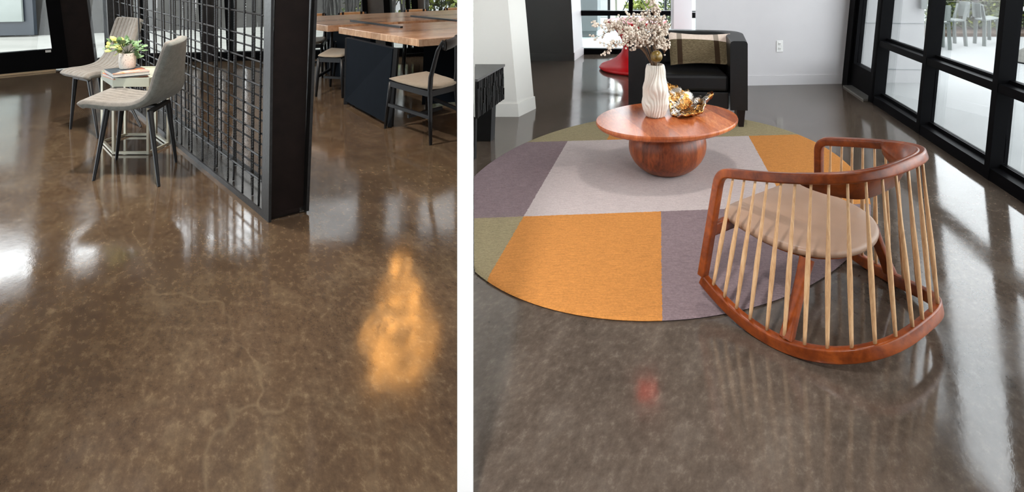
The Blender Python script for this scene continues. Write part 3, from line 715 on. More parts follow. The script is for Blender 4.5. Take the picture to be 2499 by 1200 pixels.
for j in range(NR, -1, -1):
    u = .06+.94*j/NR; ring = []
    for k in range(NA):
        p = gpt(2*math.pi*k/NA, u); p.z = max(.0, p.z-.012); ring.append(gc+p)
    rings.append(ring)
mb.loft(rings); tag(build('sculptural_bowl', mb, M['gold'], smooth='all', origin=tuple(gc)), 'crumpled gold and silver metal leaf bowl on the coffee table', 'bowl')

# ------------------------------------------------------------ black armchair and cushion
FL, FR, BR, BL = V((.285, 4.60, 0)), V((1.262, 4.545, 0)), V((1.40, 5.22, 0)), V((.46, 5.42, 0))
ac = (FL+FR+BR+BL)/4; ar = thing('armchair', 'black leather tub armchair with a lumbar cushion behind the coffee table', 'armchair', (ac.x, ac.y, 0))
def chain(pts, rad, n=6):
    out = []
    for i, p in enumerate(pts):
        if i in (0, len(pts)-1): out.append(p); continue
        a = p+(pts[i-1]-p).normalized()*rad; b = p+(pts[i+1]-p).normalized()*rad
        for k in range(n+1): u = k/n; out.append(a*(1-u)**2+p*2*u*(1-u)+b*u*u)
    return out
outer = chain([FL, BL, BR, FR], .20)
th = .135
iFL, iFR = lerp(FL, FR, .145), lerp(FR, FL, .145)
inner = chain([iFL, BL+(ac-BL).normalized()*.22, BR+(ac-BR).normalized()*.22, iFR], .14)
zb, zt = .155, .725
n = len(outer); rings = []
for i in range(n):
    o_, i_ = outer[i], inner[i]; e = .022; d_ = (i_-o_).normalized(); z = lambda q: V((0, 0, q))
    rings.append([o_+z(zb), o_+z(zt-e), o_+d_*e*.35+z(zt-e*.3), o_+d_*e*1.2+z(zt), i_-d_*e*1.2+z(zt), i_-d_*e*.35+z(zt-e*.3), i_+z(zt-e), i_+z(zb)])
mb = MB(); mb.loft(rings); build('tub_frame', mb, M['black_leather'], ar, smooth=True)
sFL, sFR = iFL+V((.004, .03, 0)), iFR+V((-.004, .03, 0)); sBR, sBL = inner[n*2//3]-V((.02, 0, 0)), inner[n//3]+V((.02, 0, 0))
mb = MB(); mb.prism([p+V((0, 0, .30)) for p in (sFL, sFR, sBR, sBL)], [p+V((0, 0, .435)) for p in (sFL, sFR, sBR, sBL)]); build('seat_cushion', mb, M['black_leather'], ar, bevel=.025)
mb = MB(); mb.prism([p+V((0, 0, zb)) for p in (sFL, sFR, sBR, sBL)], [p+V((0, 0, .295)) for p in (sFL, sFR, sBR, sBL)]); build('seat_base', mb, M['black_leather'], ar, bevel=.008)
for p, dx in ((FL, .06), (FR, -.07), (BR, -.10), (BL, .10)):
    c = lerp(p, ac, .11); mb = MB(); mb.prism([c+V((a*.018, b*.018, 0)) for a, b in ((-1, -1), (1, -1), (1, 1), (-1, 1))], [c+V((a*.03, b*.03, zb+.005)) for a, b in ((-1, -1), (1, -1), (1, 1), (-1, 1))]); build('leg', mb, M['brown_steel'], ar)
# lumbar cushion
def pillow(p00, p10, p11, p01, thick, nrm, nu=24, nv=14):
    mb = MB(); f_, b_ = [], []
    for j in range(nv+1):
        for i in range(nu+1):
            u, v_ = i/nu, j/nv; p = lerp(lerp(p00, p10, u), lerp(p01, p11, u), v_)
            e = (math.sin(math.pi*u)**.5)*(math.sin(math.pi*v_)**.55) if 0 < i < nu and 0 < j < nv else 0
            pin = .03*(math.sin(math.pi*u)*(v_-.5)*-1.2); 
            p = p+(p01-p00).normalized()*pin
            f_.append(p+nrm*thick*e); b_.append(p-nrm*thick*e*.8)
    o = len(f_); mb.v = f_+b_; W = nu+1
    for j in range(nv):
        for i in range(nu):
            a = j*W+i; mb.f.append((a, a+1, a+W+1, a+W)); mb.f.append((o+a, o+a+W, o+a+W+1, o+a+1))
    for i in range(nu): mb.f.append((i, o+i, o+i+1, i+1)); k = nv*W+i; mb.f.append((k, k+1, o+k+1, o+k))
    for j in range(nv): a = j*W; mb.f.append((a, a+W, o+a+W, o+a)); k = a+nu; mb.f.append((k, o+k, o+k+W, k+W))
    return mb
c00, c10, c11, c01 = at(1637, 159, 4.86), at(1776, 158, 4.80), at(1782, 82, 4.98), at(1631, 78, 5.04)
pn = (c10-c00).cross(c01-c00).normalized(); pn = pn if pn.y < 0 else -pn
t = NT('lumbar_cushion_cloth'); cc = (c00+c10)/2
gx = (c10-c00).normalized(); gz = ((c01-c00)+(c11-c10)).normalized()
def dotn(vec): 
    dp = t.new('ShaderNodeVectorMath', operation='DOT_PRODUCT'); dp.inputs[1].default_value = vec; t.L(t.pos(), dp.inputs[0]); return dp.outputs['Value']
hx, hz = dotn(gx), dotn(gz); W2 = (c10-c00).length/2; HT = (c01-c00).length
f = t.noise(t.pos((4, 4, 30)), 12, 4, .7)
olive = t.ramp(f, [(.3, rgb(70, 60, 44)), (.5, rgb(104, 92, 70)), (.7, rgb(134, 120, 96))]); cream = t.ramp(f, [(.3, rgb(214, 192, 176)), (.7, rgb(240, 222, 208))])
topb = t.math('GREATER_THAN', hz, HT*.70)
colr = t.mix(topb, olive, cream)
for cx_ in (-.66*W2, .66*W2):
    st_ = t.math('LESS_THAN', t.math('ABSOLUTE', t.math('SUBTRACT', hx, cx_)), .022)
    colr = t.mix(st_, colr, t.mix(topb, rgb(58, 44, 32), rgb(160, 146, 132)))
t.set(colr, .95, 0, .1); t.bump(f, .4, .003)
mb = pillow(c00, c10, c11, c01, .055, pn); tag(build('lumbar_cushion', mb, t.m, smooth='all', origin=tuple(cc)), 'olive brown lumbar cushion with cream top band on the black armchair', 'cushion')

# ------------------------------------------------------------ red pedestal stool
q = V((.63, 7.25, 0)); pr_ = [(.40, 0), (.415, .02), (.40, .05)]
mb = MB(); cx = (1552-PCX)/FPX*7.05
prof = [(.44, .0), (.47, .025), (.45, .05), (.36, .085), (.26, .14), (.19, .21), (.165, .28), (.17, .34), (.20, .41), (.26, .49), (.33, .56), (.385, .60), (.39, .615), (.37, .622), (.30, .60), (.18, .575), (.05, .57)]
mb.lathe(prof, (cx, 7.05, 0), 56); tag(build('pedestal_stool', mb, M['red'], smooth='all', origin=(cx, 7.05, 0)), 'glossy red hourglass shaped stool behind the flowers', 'stool')

# ------------------------------------------------------------ black carved cabinet
kc = [V((-.723, 4.40, 0)), V((PS*4.40+.012, 4.40, 0)), V((PS*3.86+.012, 3.86, 0)), V((-.822, 3.86, 0))]
cb = thing('carved_cabinet', 'black cabinet with a carved front against the white partition', 'cabinet', (-.86, 4.2, 0))
mb = MB(); mb.prism([p+V((0, 0, .285)) for p in kc], [p+V((0, 0, .545)) for p in kc]); build('body', mb, M['carved'], cb)
mb = MB(); ex = [kc[0]+V((.012, .01, 0)), kc[1]+V((0, .01, 0)), kc[2], kc[3]+V((.010, -.004, 0))]; mb.prism([p+V((0, 0, .545)) for p in ex], [p+V((0, 0, .562)) for p in ex]); build('top', mb, M['console_top'], cb)
rr = random.Random(3); mb = MB(); a, b = kc[3], kc[0]; n_ = V((.985, -.17, 0))
for i in range(34):
    u0, u1 = i/34, (i+.8)/34; z = .288
    while z < .54:
        h = rr.uniform(.03, .16); z1 = min(.543, z+h); dd = rr.choice((.004, .007, .011))
        p0, p1 = lerp(a, b, u0), lerp(a, b, u1)
        mb.prism([p0+V((0, 0, z)), p0+n_*dd+V((0, 0, z)), p1+n_*dd+V((0, 0, z)), p1+V((0, 0, z))], [p0+V((0, 0, z1)), p0+n_*dd+V((0, 0, z1)), p1+n_*dd+V((0, 0, z1)), p1+V((0, 0, z1))]); z = z1+.003
build('carved_front', mb, M['carved'], cb)
mb = MB(); mb.prism([V((-.795, 4.247, 0)), V((PS*4.26+.02, 4.247, 0)), V((PS*4.36+.02, 4.34, 0)), V((-.78, 4.34, 0))], [V((-.785, 4.247, .285)), V((PS*4.26+.02, 4.247, .285)), V((PS*4.36+.02, 4.34, .285)), V((-.77, 4.34, .285))]); build('leg', mb, M['carved'], cb)
mb = MB(); mb.prism([V((-.835, 3.87, 0)), V((PS*3.87+.005, 3.87, 0)), V((PS*3.9+.005, 3.9, 0)), V((-.83, 3.9, 0))], [V((-.83, 3.87, .285)), V((PS*3.87+.005, 3.87, .285)), V((PS*3.9+.005, 3.9, .285)), V((-.825, 3.9, .285))]); build('leg', mb, M['carved'], cb)

# ------------------------------------------------------------ rocking chair
RCX, RCY, RYAW = .8418, 2.3828, -.9574
bk = V((math.cos(RYAW), math.sin(RYAW), 0)); lt = V((-math.sin(RYAW), math.cos(RYAW), 0)); ro = V((RCX, RCY, 0))
TOP = (.3393, .5773, .6919, .6449, -.0877, (.5293, .1349, .0003)); BOT = (.402, .7487, .6755, .6978, -.2091, (.1504, -.4685, .4313))
def ucurve(S, t_):
    W_, D_, q_, p_, off, c_ = S; a = math.pi*t_; c0, s0 = math.cos(a), math.sin(a)
    la_ = -W_*math.copysign(abs(c0)**q_, c0); al = D_*abs(s0)**p_; u = al/D_
    return ro+bk*(al+off)+lt*la_+V((0, 0, c_[0]+c_[1]*u+c_[2]*u*u))
def usamples(S, n=90):
    ts = [i/2000 for i in range(2001)]; pts = [ucurve(S, x) for x in ts]; L = [0]
    for a, b in zip(pts, pts[1:]): L.append(L[-1]+(b-a).length)
    out = []; j = 0
    for k in range(n+1):
        tgt = L[-1]*k/n
        while j < 2000 and L[j+1] < tgt: j += 1
        out.append((ts[j], pts[min(j, 2000)]))
    return out
TB = .014
rk = thing('rocking_chair', 'cherry wood barrel rocking chair with pale spindles and taupe seat', 'chair', (RCX+.12, RCY-.15, 0))
ub = [p for t0, p in usamples(BOT, 140) if TB <= t0 <= 1-TB]; ut = [p for _, p in usamples(TOP)]
mb = MB(); mb.sweep(ub, rrect(.032, .046, .006), lt); 
# orient: carried normal starts lateral, so the section's second axis is the vertical one
build('rocker_rail', mb, M['cherry'], rk, smooth=True)
def fillet_path():
    a0, b0 = ub[0]+V((0, 0, .012)), ub[-1]+V((0, 0, .012))
    ptsT = ut[3:-3]; cA, cB = ut[0], ut[-1]
    def bend(p, c, q, r=.05, n=7):
        a = c+(p-c).normalized()*r; b = c+(q-c).normalized()*r; return [a*(1-u)**2+c*2*u*(1-u)+b*u*u for u in [k/n for k in range(n+1)]]
    left = [a0+(cA-a0)*k/6 for k in range(5)]+bend(a0, cA, ptsT[1]); right = bend(ptsT[-2], cB, b0)+[cB+(b0-cB)*k/6 for k in range(2, 7)]
    return left, ptsT, right
lft, midp, rgt = fillet_path()
path = lft+[p for p in midp if (p-lft[-1]).length > .012 and (p-rgt[0]).length > .012 and (p-ut[0]).length > .06 and (p-ut[-1]).length > .06]+rgt
mb = MB(); mb.sweep(path, rrect(.036, .036, .007), lt); build('arm_rail', mb, M['cherry'], rk, smooth=True)
# back panel: flares down from the rail on the inner side
rings = []; m_ = 61
for k in range(m_):
    t_ = .14+.72*k/(m_-1); w_ = math.sin(math.pi*k/(m_-1))**.62
    p = ucurve(TOP, t_); p2 = ucurve(TOP, min(1, t_+.004)); tg = (p2-p); tg.z = 0; tg.normalize(); inn = V((-tg.y, tg.x, 0))
    if inn.dot(ro+bk*.2-p) < 0: inn = -inn
    hgt = .012+.118*w_; a = p+inn*.006+V((0, 0, .016)); b = p+inn*(.010+.075*w_)+V((0, 0, -hgt)); md = lerp(a, b, .5)+inn*.004
    rings.append([a, a+inn*.014, md+inn*.016, b+inn*.012, b, md])
mb = MB(); mb.loft(rings); build('backrest', mb, M['cherry'], rk, smooth='all')
tt = [.012, .03, .051, .076, .108, .142, .183, .231, .286, .345, .405, .46]
for t_, b_ in [(x, x+.017) for x in tt]+[(.5, .5)]+[(1-x, 1-x-.017) for x in reversed(tt)]:
    a, b = ucurve(TOP, t_)-V((0, 0, .012)), ucurve(BOT, b_)+V((0, 0, .016)); pts, rad = [], []
    for k in range(13):
        u = k/12; pts.append(lerp(a, b, u)); rad.append(.0050+.0042*max(0, 1-abs(u-.60)/.42)**1.1+.0012*u)
    mb = MB(); mb.tube(pts, rad, 10); build('spindle', mb, M['spindle'], rk, smooth='all')
seat_ring = []
for k in range(72):
    a = 2*math.pi*k/72; c0, s0 = math.cos(a), math.sin(a)     # c0 = back direction
    if c0 >= 0: al, la_ = .06+.285*c0**.9, .285*math.copysign(abs(s0)**.95, s0)
    else: al, la_ = .06-.225*abs(c0)**.30, .288*math.copysign(abs(s0)**.30, s0)*(1-.03*abs(c0))
    seat_ring.append((al, la_))
def sr(k, z): return [ro+bk*(.08+(al-.08)*k)+lt*(la_*k)+V((0, 0, z+.03*max(0, (.05-al))*1.2+.0-.03*al)) for al, la_ in seat_ring]
mb = MB(); mb.loft([sr(.95, .298), sr(.99, .303), sr(1.0, .314), sr(.99, .324), sr(.95, .329), sr(.6, .326), sr(.15, .322)]); build('seat', mb, M['seat_leather'], rk, smooth='all')
mb = MB(); mb.loft([sr(.86, .280), sr(.89, .284), sr(.89, .300)]); build('seat_board', mb, M['cherry'], rk, smooth=True)
fa, fb = lerp(ub[0], ut[0], .46), lerp(ub[-1], ut[-1], .46)
mb = MB(); mb.bar(fa, fb, .03, .05); build('front_apron', mb, M['cherry'], rk, bevel=.006)
for s in (-1, 1):
    mb = MB(); a = ro+bk*.235+lt*(s*.225)+V((0, 0, .285)); b = ro+bk*.245+lt*(s*.362)+V((0, 0, .045))
    pts = [lerp(a, b, k/6) for k in range(7)]; mb.sweep(pts, [rrect(.030, .052-.012*math.sin(math.pi*k/6), .007) for k in range(7)], lt); build('leg', mb, M['cherry'], rk, smooth=True)

# ------------------------------------------------------------ rebar screen (left room)
S0 = V((-1.728, 2.939, 0)); sdir = V((-1.464, 1.255, 0)).normalized(); sw = V((.152, .109, 0)); SL = 4.42; swn = sw.normalized()
sc_ = thing('rebar_screen', 'tall dark steel screen of crossed rebar ending in a steel post', 'screen', S0)
def ribbed(a, b, r, pitch=.016):
    a, b = V(a), V(b); n = int((b-a).length/pitch)*2; t_ = (b-a).normalized(); u = t_.cross(V((.3, .5, .8))).normalized(); w_ = t_.cross(u); mb = MB(); rings = []
    for i in range(n+1):
        p = lerp(a, b, i/n); r_ = r*(1.10 if i % 2 else .92); rings.append([p+(u*math.cos(k*1.2566)+w_*math.sin(k*1.2566))*r_ for k in range(5)])
    return mb.loft(rings)
wdt = sw.length
def sp(s, d, z): return S0+sdir*s+swn*d+V((0, 0, z))
def sbox(name, s0, s1, d0, d1, z0, z1, mat): 
    mb = MB(); mb.prism([sp(s0, d0, z0), sp(s1, d0, z0), sp(s1, d1, z0), sp(s0, d1, z0)], [sp(s0, d0, z1), sp(s1, d0, z1), sp(s1, d1, z1), sp(s0, d1, z1)]); return build(name, mb, mat, sc_)
# base channel
sbox('base_plate', .03, SL, .008, wdt-.008, .004, .012, M['base_steel']); sbox('base_flange', 0, SL, 0, .009, .0, .032, M['rebar']); sbox('base_flange', .02, SL, wdt-.009, wdt, .0, .032, M['rebar'])
# end post: two flanges and a recessed web, leaning a little
def post(name, s0, s1, d0, d1, z0, z1, mat, ln=.035):
    mb = MB(); q = [(s0, d0), (s1, d0), (s1, d1), (s0, d1)]; mb.prism([sp(s, d_, z0)+V((ln*z0, 0, 0)) for s, d_ in q], [sp(s, d_, z1)+V((ln*z1, 0, 0)) for s, d_ in q]); return build(name, mb, mat, sc_)
post('post_flange', 0, .10, -.002, .011, .0, CEIL-.005, M['rebar'], .012); post('post_web', .035, .047, .011, wdt-.012, .03, CEIL-.005, M['brown_steel'], .03); post('post_flange', -.005, .10, wdt-.012, wdt+.002, .014, CEIL-.005, M['rebar'], .04)
sbox('post_foot', .03, .09, .012, wdt-.03, 0, .032, M['brown_steel'])
post('far_post', SL-.05, SL, 0, wdt, 0, CEIL-.005, M['rebar'], -.05)
i = 0
for lay, (d_, s_off) in enumerate(((.022, .20), (.055, .075), (wdt-.035, .14))):
    s = s_off+.02
    while s < SL-.08:
        ln = lerp(.02, -.055, s/SL)
        build('upright_bar', ribbed(sp(s, d_, .016), sp(s, d_, 2.0)+V((ln*2, 0, 0)), .0056), M['rebar'], sc_); s += (.262, .33, .30)[lay]
for lay, (d_, z0, dz, n_) in enumerate(((.036, .155, .133, 12), (wdt-.022, .10, .148, 6))):
    for k in range(n_):
        z = z0+dz*k; build('cross_bar', ribbed(sp(.06, d_, z), sp(SL-.02, d_, z), .0056), M['rebar'], sc_)

# ------------------------------------------------------------ upholstered chairs (left room)
def cat(pts, n):
    out = []; m_ = len(pts)
    for k in range(n+1):
        x = k/n*(m_-1); i = min(int(x), m_-2); u = x-i; p0, p1, p2, p3 = pts[max(i-1, 0)], pts[i], pts[i+1], pts[min(i+2, m_-1)]
        out.append(.5*((2*p1)+(p2-p0)*u+(2*p0-5*p1+4*p2-p3)*u*u+(3*p1-p0-3*p2+p3)*u**3))
    return out
def shell_chair(label, NF, FF, FB, NB, NT_, FT, feet, tops, loc):
    """seat corners near/far front, far/near back; tops of the back; four feet with their leg tops"""
    root = thing('side_chair', label, 'chair', loc, 'grey channel tufted chairs')
    na, ns = 85, 44; up = V((0, 0, 1)); mids = []
    for i in range(na):
        a = i/(na-1); sf, sb_, bt = lerp(NF, FF, a), lerp(NB, FB, a), lerp(NT_, FT, a)
        hollow = math.sin(math.pi*a)
        f2b = (sb_-sf); b2t = bt-sb_
        pts = [sf-up*.022, sf+f2b*.10, sf+f2b*.5-up*(.012+.010*hollow), sf+f2b*.82-up*.012*hollow, sb_+b2t*.16+f2b*.015*hollow, sb_+b2t*.5+f2b*.04*hollow, sb_+b2t*.85+f2b*.05*hollow, bt+f2b*.06*hollow]
        mids.append(cat(pts, ns-1))
    # rounded outline at the front corners and at the top of the back
    def wfac(s):
        u = s/(ns-1); e = min(u/.10, (1-u)/.13, 1.0); return 1-.16*(1-math.sqrt(max(0, 1-(1-e)**2)))
    G = [[None]*ns for _ in range(na)]
    for s in range(ns):
        w_ = wfac(s); 
        for i in range(na):
            a = .5+(i/(na-1)-.5)*w_; x = a*(na-1); k = min(int(x), na-2); G[i][s] = lerp(mids[k][s], mids[k+1][s], x-k)
    topv, botv = [], []
    for i in range(na):
        for s in range(ns):
            du = G[min(i+1, na-1)][s]-G[max(i-1, 0)][s]; dv = G[i][min(s+1, ns-1)]-G[i][max(s-1, 0)]; n_ = du.cross(dv)
            n_.normalize()
            if s < ns*.4 and n_.z < 0 or s >= ns*.4 and n_.dot((NF+FF)/2-(NB+FB)/2) < 0: n_ = -n_
            a = i/(na-1); e = min(a, 1-a)/.05; e2 = min(s, ns-1-s)/2.0; e = min(1, e, e2) ; ed = math.sqrt(max(0, 1-(1-e)**2))
            g_ = abs((a*7) % 1-.5); seam = .014*max(0, 1-(.5-g_)/.16) if .06 < a < .94 and 2 < s < ns-3 else 0
            topv.append(G[i][s]+n_*(.026*ed+.002-seam)); botv.append(G[i][s]-n_*(.026*ed+.002))
    mt = MB(); mt.v = topv
    mt.f = [(i*ns+s, (i+1)*ns+s, (i+1)*ns+s+1, i*ns+s+1) for i in range(na-1) for s in range(ns-1)]
    mo = MB(); mo.v = botv+topv; o = len(botv); mo.f = [(i*ns+s, i*ns+s+1, (i+1)*ns+s+1, (i+1)*ns+s) for i in range(na-1) for s in range(ns-1)]
    for i in range(na-1):
        for s in (0, ns-1): mo.f.append((i*ns+s, (i+1)*ns+s, o+(i+1)*ns+s, o+i*ns+s))
    for s in range(ns-1):
        for i in (0, na-1): mo.f.append((i*ns+s, i*ns+s+1, o+i*ns+s+1, o+i*ns+s))
    ms = MB()
    for k in range(1, 7):
        i = round(k/7*(na-1)); row = [topv[i*ns+s_]+up*.0005 for s_ in range(3, ns-3)]
        ms.tube(row, .0024, 5)
    sh = build('shell', mo, M['fabric_back'], root, smooth='all'); ts = build('tufted_seat', mt, M['fabric_grey'], root, smooth='all'); build('seam', ms, M['seam'], ts, smooth='all')
    for ft, tp in zip(feet, tops):
        mb = MB(); mb.tube([V((ft[0], ft[1], 0)), V(tp)], [.008, .017], 12); build('leg', mb, M['black_metal'], root, smooth=True)
    mb = MB(); tps = [V(t_) for t_ in tops]; mb.bar(tps[0], tps[1], .03, .02); mb.bar(tps[2], tps[3], .03, .02); mb.bar(lerp(tps[0], tps[1], .5), lerp(tps[2], tps[3], .5), .05, .018); build('under_frame', mb, M['black_metal'], root)
    return root
shell_chair('grey channel tufted chair with thin black legs in front of the side table', V((-3.36, 3.60, .455)), V((-3.49, 4.0, .455)), V((-2.90, 3.87, .455)), V((-2.90, 3.57, .455)), V((-2.715, 3.52, .865)), V((-2.80, 3.76, .885)),
            [(-3.162, 3.494), (-3.331, 3.857), (-2.679, 3.405), (-2.879, 3.81)], [(-3.17, 3.60, .425), (-3.29, 3.86, .425), (-2.85, 3.55, .42), (-2.93, 3.80, .425)], (-3.02, 3.65, 0))
shell_chair('grey channel tufted chair behind the side table, its seat turned left', V((-4.45, 4.62, .455)), V((-4.05, 4.42, .455)), V((-4.10, 4.86, .46)), V((-4.49, 5.06, .46)), V((-4.45, 5.17, .86)), V((-4.14, 5.06, .855)),
            [(-4.306, 4.549), (-3.878, 4.325), (-4.30, 4.86), (-3.776, 4.61)], [(-4.29, 4.575, .425), (-4.08, 4.47, .425), (-4.42, 4.93, .43), (-4.18, 4.80, .43)], (-4.2, 4.7, 0))

# hexagonal side table
hp = [P(250.7, 349), P(277.7, 377), P(362, 377), P(410.5, 354), P(380, 332), P(306, 332)]; hc = sum(hp, V((0, 0, 0)))/6
hx_ = thing('side_table', 'small hexagonal side table with champagne metal frame between the grey chairs', 'table', hc)
tops_ = [hc+(p-hc)*1.02 for p in hp]
mb = MB()
for i in range(6): mb.bar(hp[i]+V((0, 0, .014)), hp[(i+1) % 6]+V((0, 0, .014)), .016, .016)
build('base_ring', mb, M['champagne'], hx_)
for i in range(6):
    mb = MB(); mb.bar(hp[i]+V((0, 0, .004)), tops_[i]*.985+hc*.015+V((0, 0, .50)), .016, .016, (0, 1, 0)); build('leg', mb, M['champagne'], hx_)
mb = MB(); o1 = [hc+(p-hc)*1.05 for p in hp]; i1 = [hc+(p-hc)*1.0 for p in hp]
rings = [[p+V((0, 0, .488)) for p in o1], [p+V((0, 0, .55)) for p in o1], [p+V((0, 0, .55)) for p in i1], [p+V((0, 0, .538)) for p in i1]]
mb.loft(rings); build('tray_top', mb, M['tray'], hx_)
def book(label, c4, z0, h, cov, name='book', pages=True, group=None, back=None):
    c = sum(c4, V((0, 0, 0)))/4; root = thing(name, label, 'book', (c.x, c.y, z0), group)
    ins = [c+(p-c)*.975 for p in c4]
    mb = MB(); mb.prism([p+V((0, 0, z0)) for p in c4], [p+V((0, 0, z0+.003)) for p in c4]); build('cover', mb, back or cov, root)
    mb = MB(); mb.prism([p+V((0, 0, z0+.003)) for p in ins], [p+V((0, 0, z0+h-.003)) for p in ins]); build('pages', mb, M['paper'], root)
    mb = MB(); mb.prism([p+V((0, 0, z0+h-.003)) for p in c4], [p+V((0, 0, z0+h)) for p in c4]); build('cover', mb, cov, root)
    return root
def flat(px, py, z): p = P(px, py, z); p.z = 0; return p
book('orange covered book lying under the slate blue book', [flat(249, 181, .55), flat(276, 191, .55), flat(362, 182, .55), flat(338, 170, .55)], .5385, .021, M['orange_cover'])
tb_ = [flat(254, 168.5, .588), flat(275.5, 180.5, .588), flat(366, 172.5, .588), flat(338, 160, .588)]
t = NT('slate_and_orange_cover'); xx = t.new('ShaderNodeSeparateXYZ'); t.L(t.pos(), xx.inputs[0])
mk = t.ramp(t.math('ADD', xx.outputs[0], t.math('MULTIPLY', t.noise(t.pos(), 9, 2), .1)), [(.075, (0, 0, 0)), (.08, (1, 1, 1))])
t.set(t.mix(mk, (.05, .068, .085, 1), t.ramp(t.noise(t.pos(), 16, 2), [(.42, rgb(190, 70, 50)), (.5, rgb(240, 140, 60)), (.6, rgb(225, 175, 170))])), .3)
book('slate blue hardback with an orange picture, under the plant pot', tb_, .560, .028, t.m, back=M['slate'])
# potted plant
pc = P(311, 166.5, .588); pt_ = thing('potted_plant', 'small leafy plant in a white speckled pot on the books', 'plant', (pc.x, pc.y, .5885))
mb = MB(); pz = .5885; kx = .80
mb.lathe([(.050, pz), (.058, pz+.004), (.062, pz+.03), (.0635, pz+.075), (.059, pz+.115), (.053, pz+.115), (.052, pz+.09)], (pc.x, pc.y, 0), 36, kx, 1.0, .7); build('pot', mb, M['pot'], pt_, smooth=True)
rr = random.Random(11); mbs, la1, la2 = MB(), MB(), MB(); base = V((pc.x, pc.y, pz+.10))
for (px, py) in ((262, 128), (268, 112), (258, 118), (275, 104), (284, 100), (297, 103), (290, 124), (306, 106), (318, 106), (326, 112), (336, 106), (345, 112), (352, 126), (341, 138), (322, 138), (330, 125), (312, 98), (282, 116), (301, 115), (272, 126), (288, 131), (338, 118)):
    tip = at(px, py, pc.y+rr.uniform(-.06, .06)); md = lerp(base, tip, .5)+V((0, 0, .03)); mbs.tube([base, md, tip], .0016, 4)
    for k in range(3):
        p = lerp(md, tip, k/2+.0); dr = (tip-base)+V((rr.gauss(0, .05), rr.gauss(0, .05), rr.gauss(.0, .04)))
        (la2 if rr.random() < .3 else la1).leaf(p, dr, (rr.gauss(0, .4), -.6, 1), rr.uniform(.035, .055), rr.uniform(.024, .036))
build('stems', mbs, M['leaf_b'], pt_); build('leaves', la1, M['leaf_c'], pt_); build('leaves', la2, M['leaf_d'], pt_)['label'] = 'pale lime leaves'

# ------------------------------------------------------------ long tables (left room)
ex_ = V((-1.11, .87, 0)); ld = V((1, .55, 0))
def to_wall(p):                                          # run along the table until the partition
    s = (PS*p.y-.048-p.x)/(ld.x-PS*ld.y); return p+ld*s
C1 = P(1022, 96, .70); C1.z = 0; C2 = P(826, 66.5, .70); C2.z = 0
F1 = P(808, 65, .70); F1.z = 0; F2 = F1+ex_*.98
G1 = C2+V((.03, .07, 0))
lt1 = thing('long_table', 'long thick wooden table with a dark panel base, nearest the rebar screen', 'table', (C1.x, C1.y, 0), 'long wooden tables')
def slab(a, b, c, d_, z0, z1): mb = MB(); return mb.prism([p+V((0, 0, z0)) for p in (a, b, c, d_)], [p+V((0, 0, z1)) for p in (a, b, c, d_)])
build('tabletop', slab(C1, to_wall(C1), to_wall(C2), C2, .635, .70), M['walnut'], lt1, bevel=.004)
b0, b1_ = V((-2.40, 5.33, 0)), V((-1.73, 4.60, 0)); tpo = V((.0, .12, 0)); pd = V((.035, .03, 0))
mb = MB(); mb.prism([b0+V((0, 0, .035)), b1_+V((0, 0, .035)), b1_+pd+V((0, 0, .035)), b0+pd+V((0, 0, .035))], [b0+V((0, .03, .635)), b1_+tpo+V((.01, 0, .635)), b1_+tpo+pd+V((.01, 0, .635)), b0+pd+V((0, .03, .635))]); build('end_panel', mb, M['navy'], lt1)
for p, q_ in ((b0, V((0, .03, 0))), (b1_, tpo+V((.01, 0, 0)))):
    mb = MB(); mb.bar(p+pd*.5+V((.012 if p is b1_ else -.012, 0, 0)), p+pd*.5+q_+V((.012 if p is b1_ else -.012, 0, .635)), .035, .04); build('panel_frame', mb, M['black_metal'], lt1)
e0, e1 = V((-1.62, 5.20, 0)), to_wall(V((-1.3, 5.30, 0)))
mb = MB(); mb.prism([e0+V((0, 0, .03)), e1+V((0, 0, .03)), e1+V((0, .05, .03)), e0+V((0, .05, .03))], [e0+V((.02, 0, .635)), e1+V((0, 0, .635)), e1+V((0, .05, .635)), e0+V((.02, .05, .635))]); build('side_panel', mb, M['navy'], lt1)
lt2 = thing('long_table', 'long wooden table behind the nearer one, lined with tan backed chairs', 'table', (F1.x, F1.y, 0), 'long wooden tables')
F1b = F1+ex_.normalized()*.09+V((.0, .02, 0))
build('tabletop', slab(F1b, to_wall(F1b+V((.12, .16, 0))), to_wall(F2), F2, .635, .70), M['walnut'], lt2, bevel=.004)
f0 = lerp(F1b, F2, .15)+ld*.45; f1_ = lerp(F1b, F2, .9)+ld*.45
build('end_panel', slab(f0, f0+V((.05, .03, 0)), f1_+V((.05, .03, 0)), f1_, 0, .635), M['navy'], lt2)
for a, b, lab in (((857, 49.5), (980, 65), 'thin black bar lying across the gap between the long tables'), ((1004, 38), (1128, 50), 'second thin black bar across the tables, further right')):
    p, q_ = P(*a, .715), P(*b, .715); mb = MB(); mb.bar(V((p.x, p.y, .709)), V((q_.x, q_.y, .709)), .03, .018); tag(build('black_bar', mb, M['black_metal'], origin=(p.x, p.y, .70)), lab, 'bar')

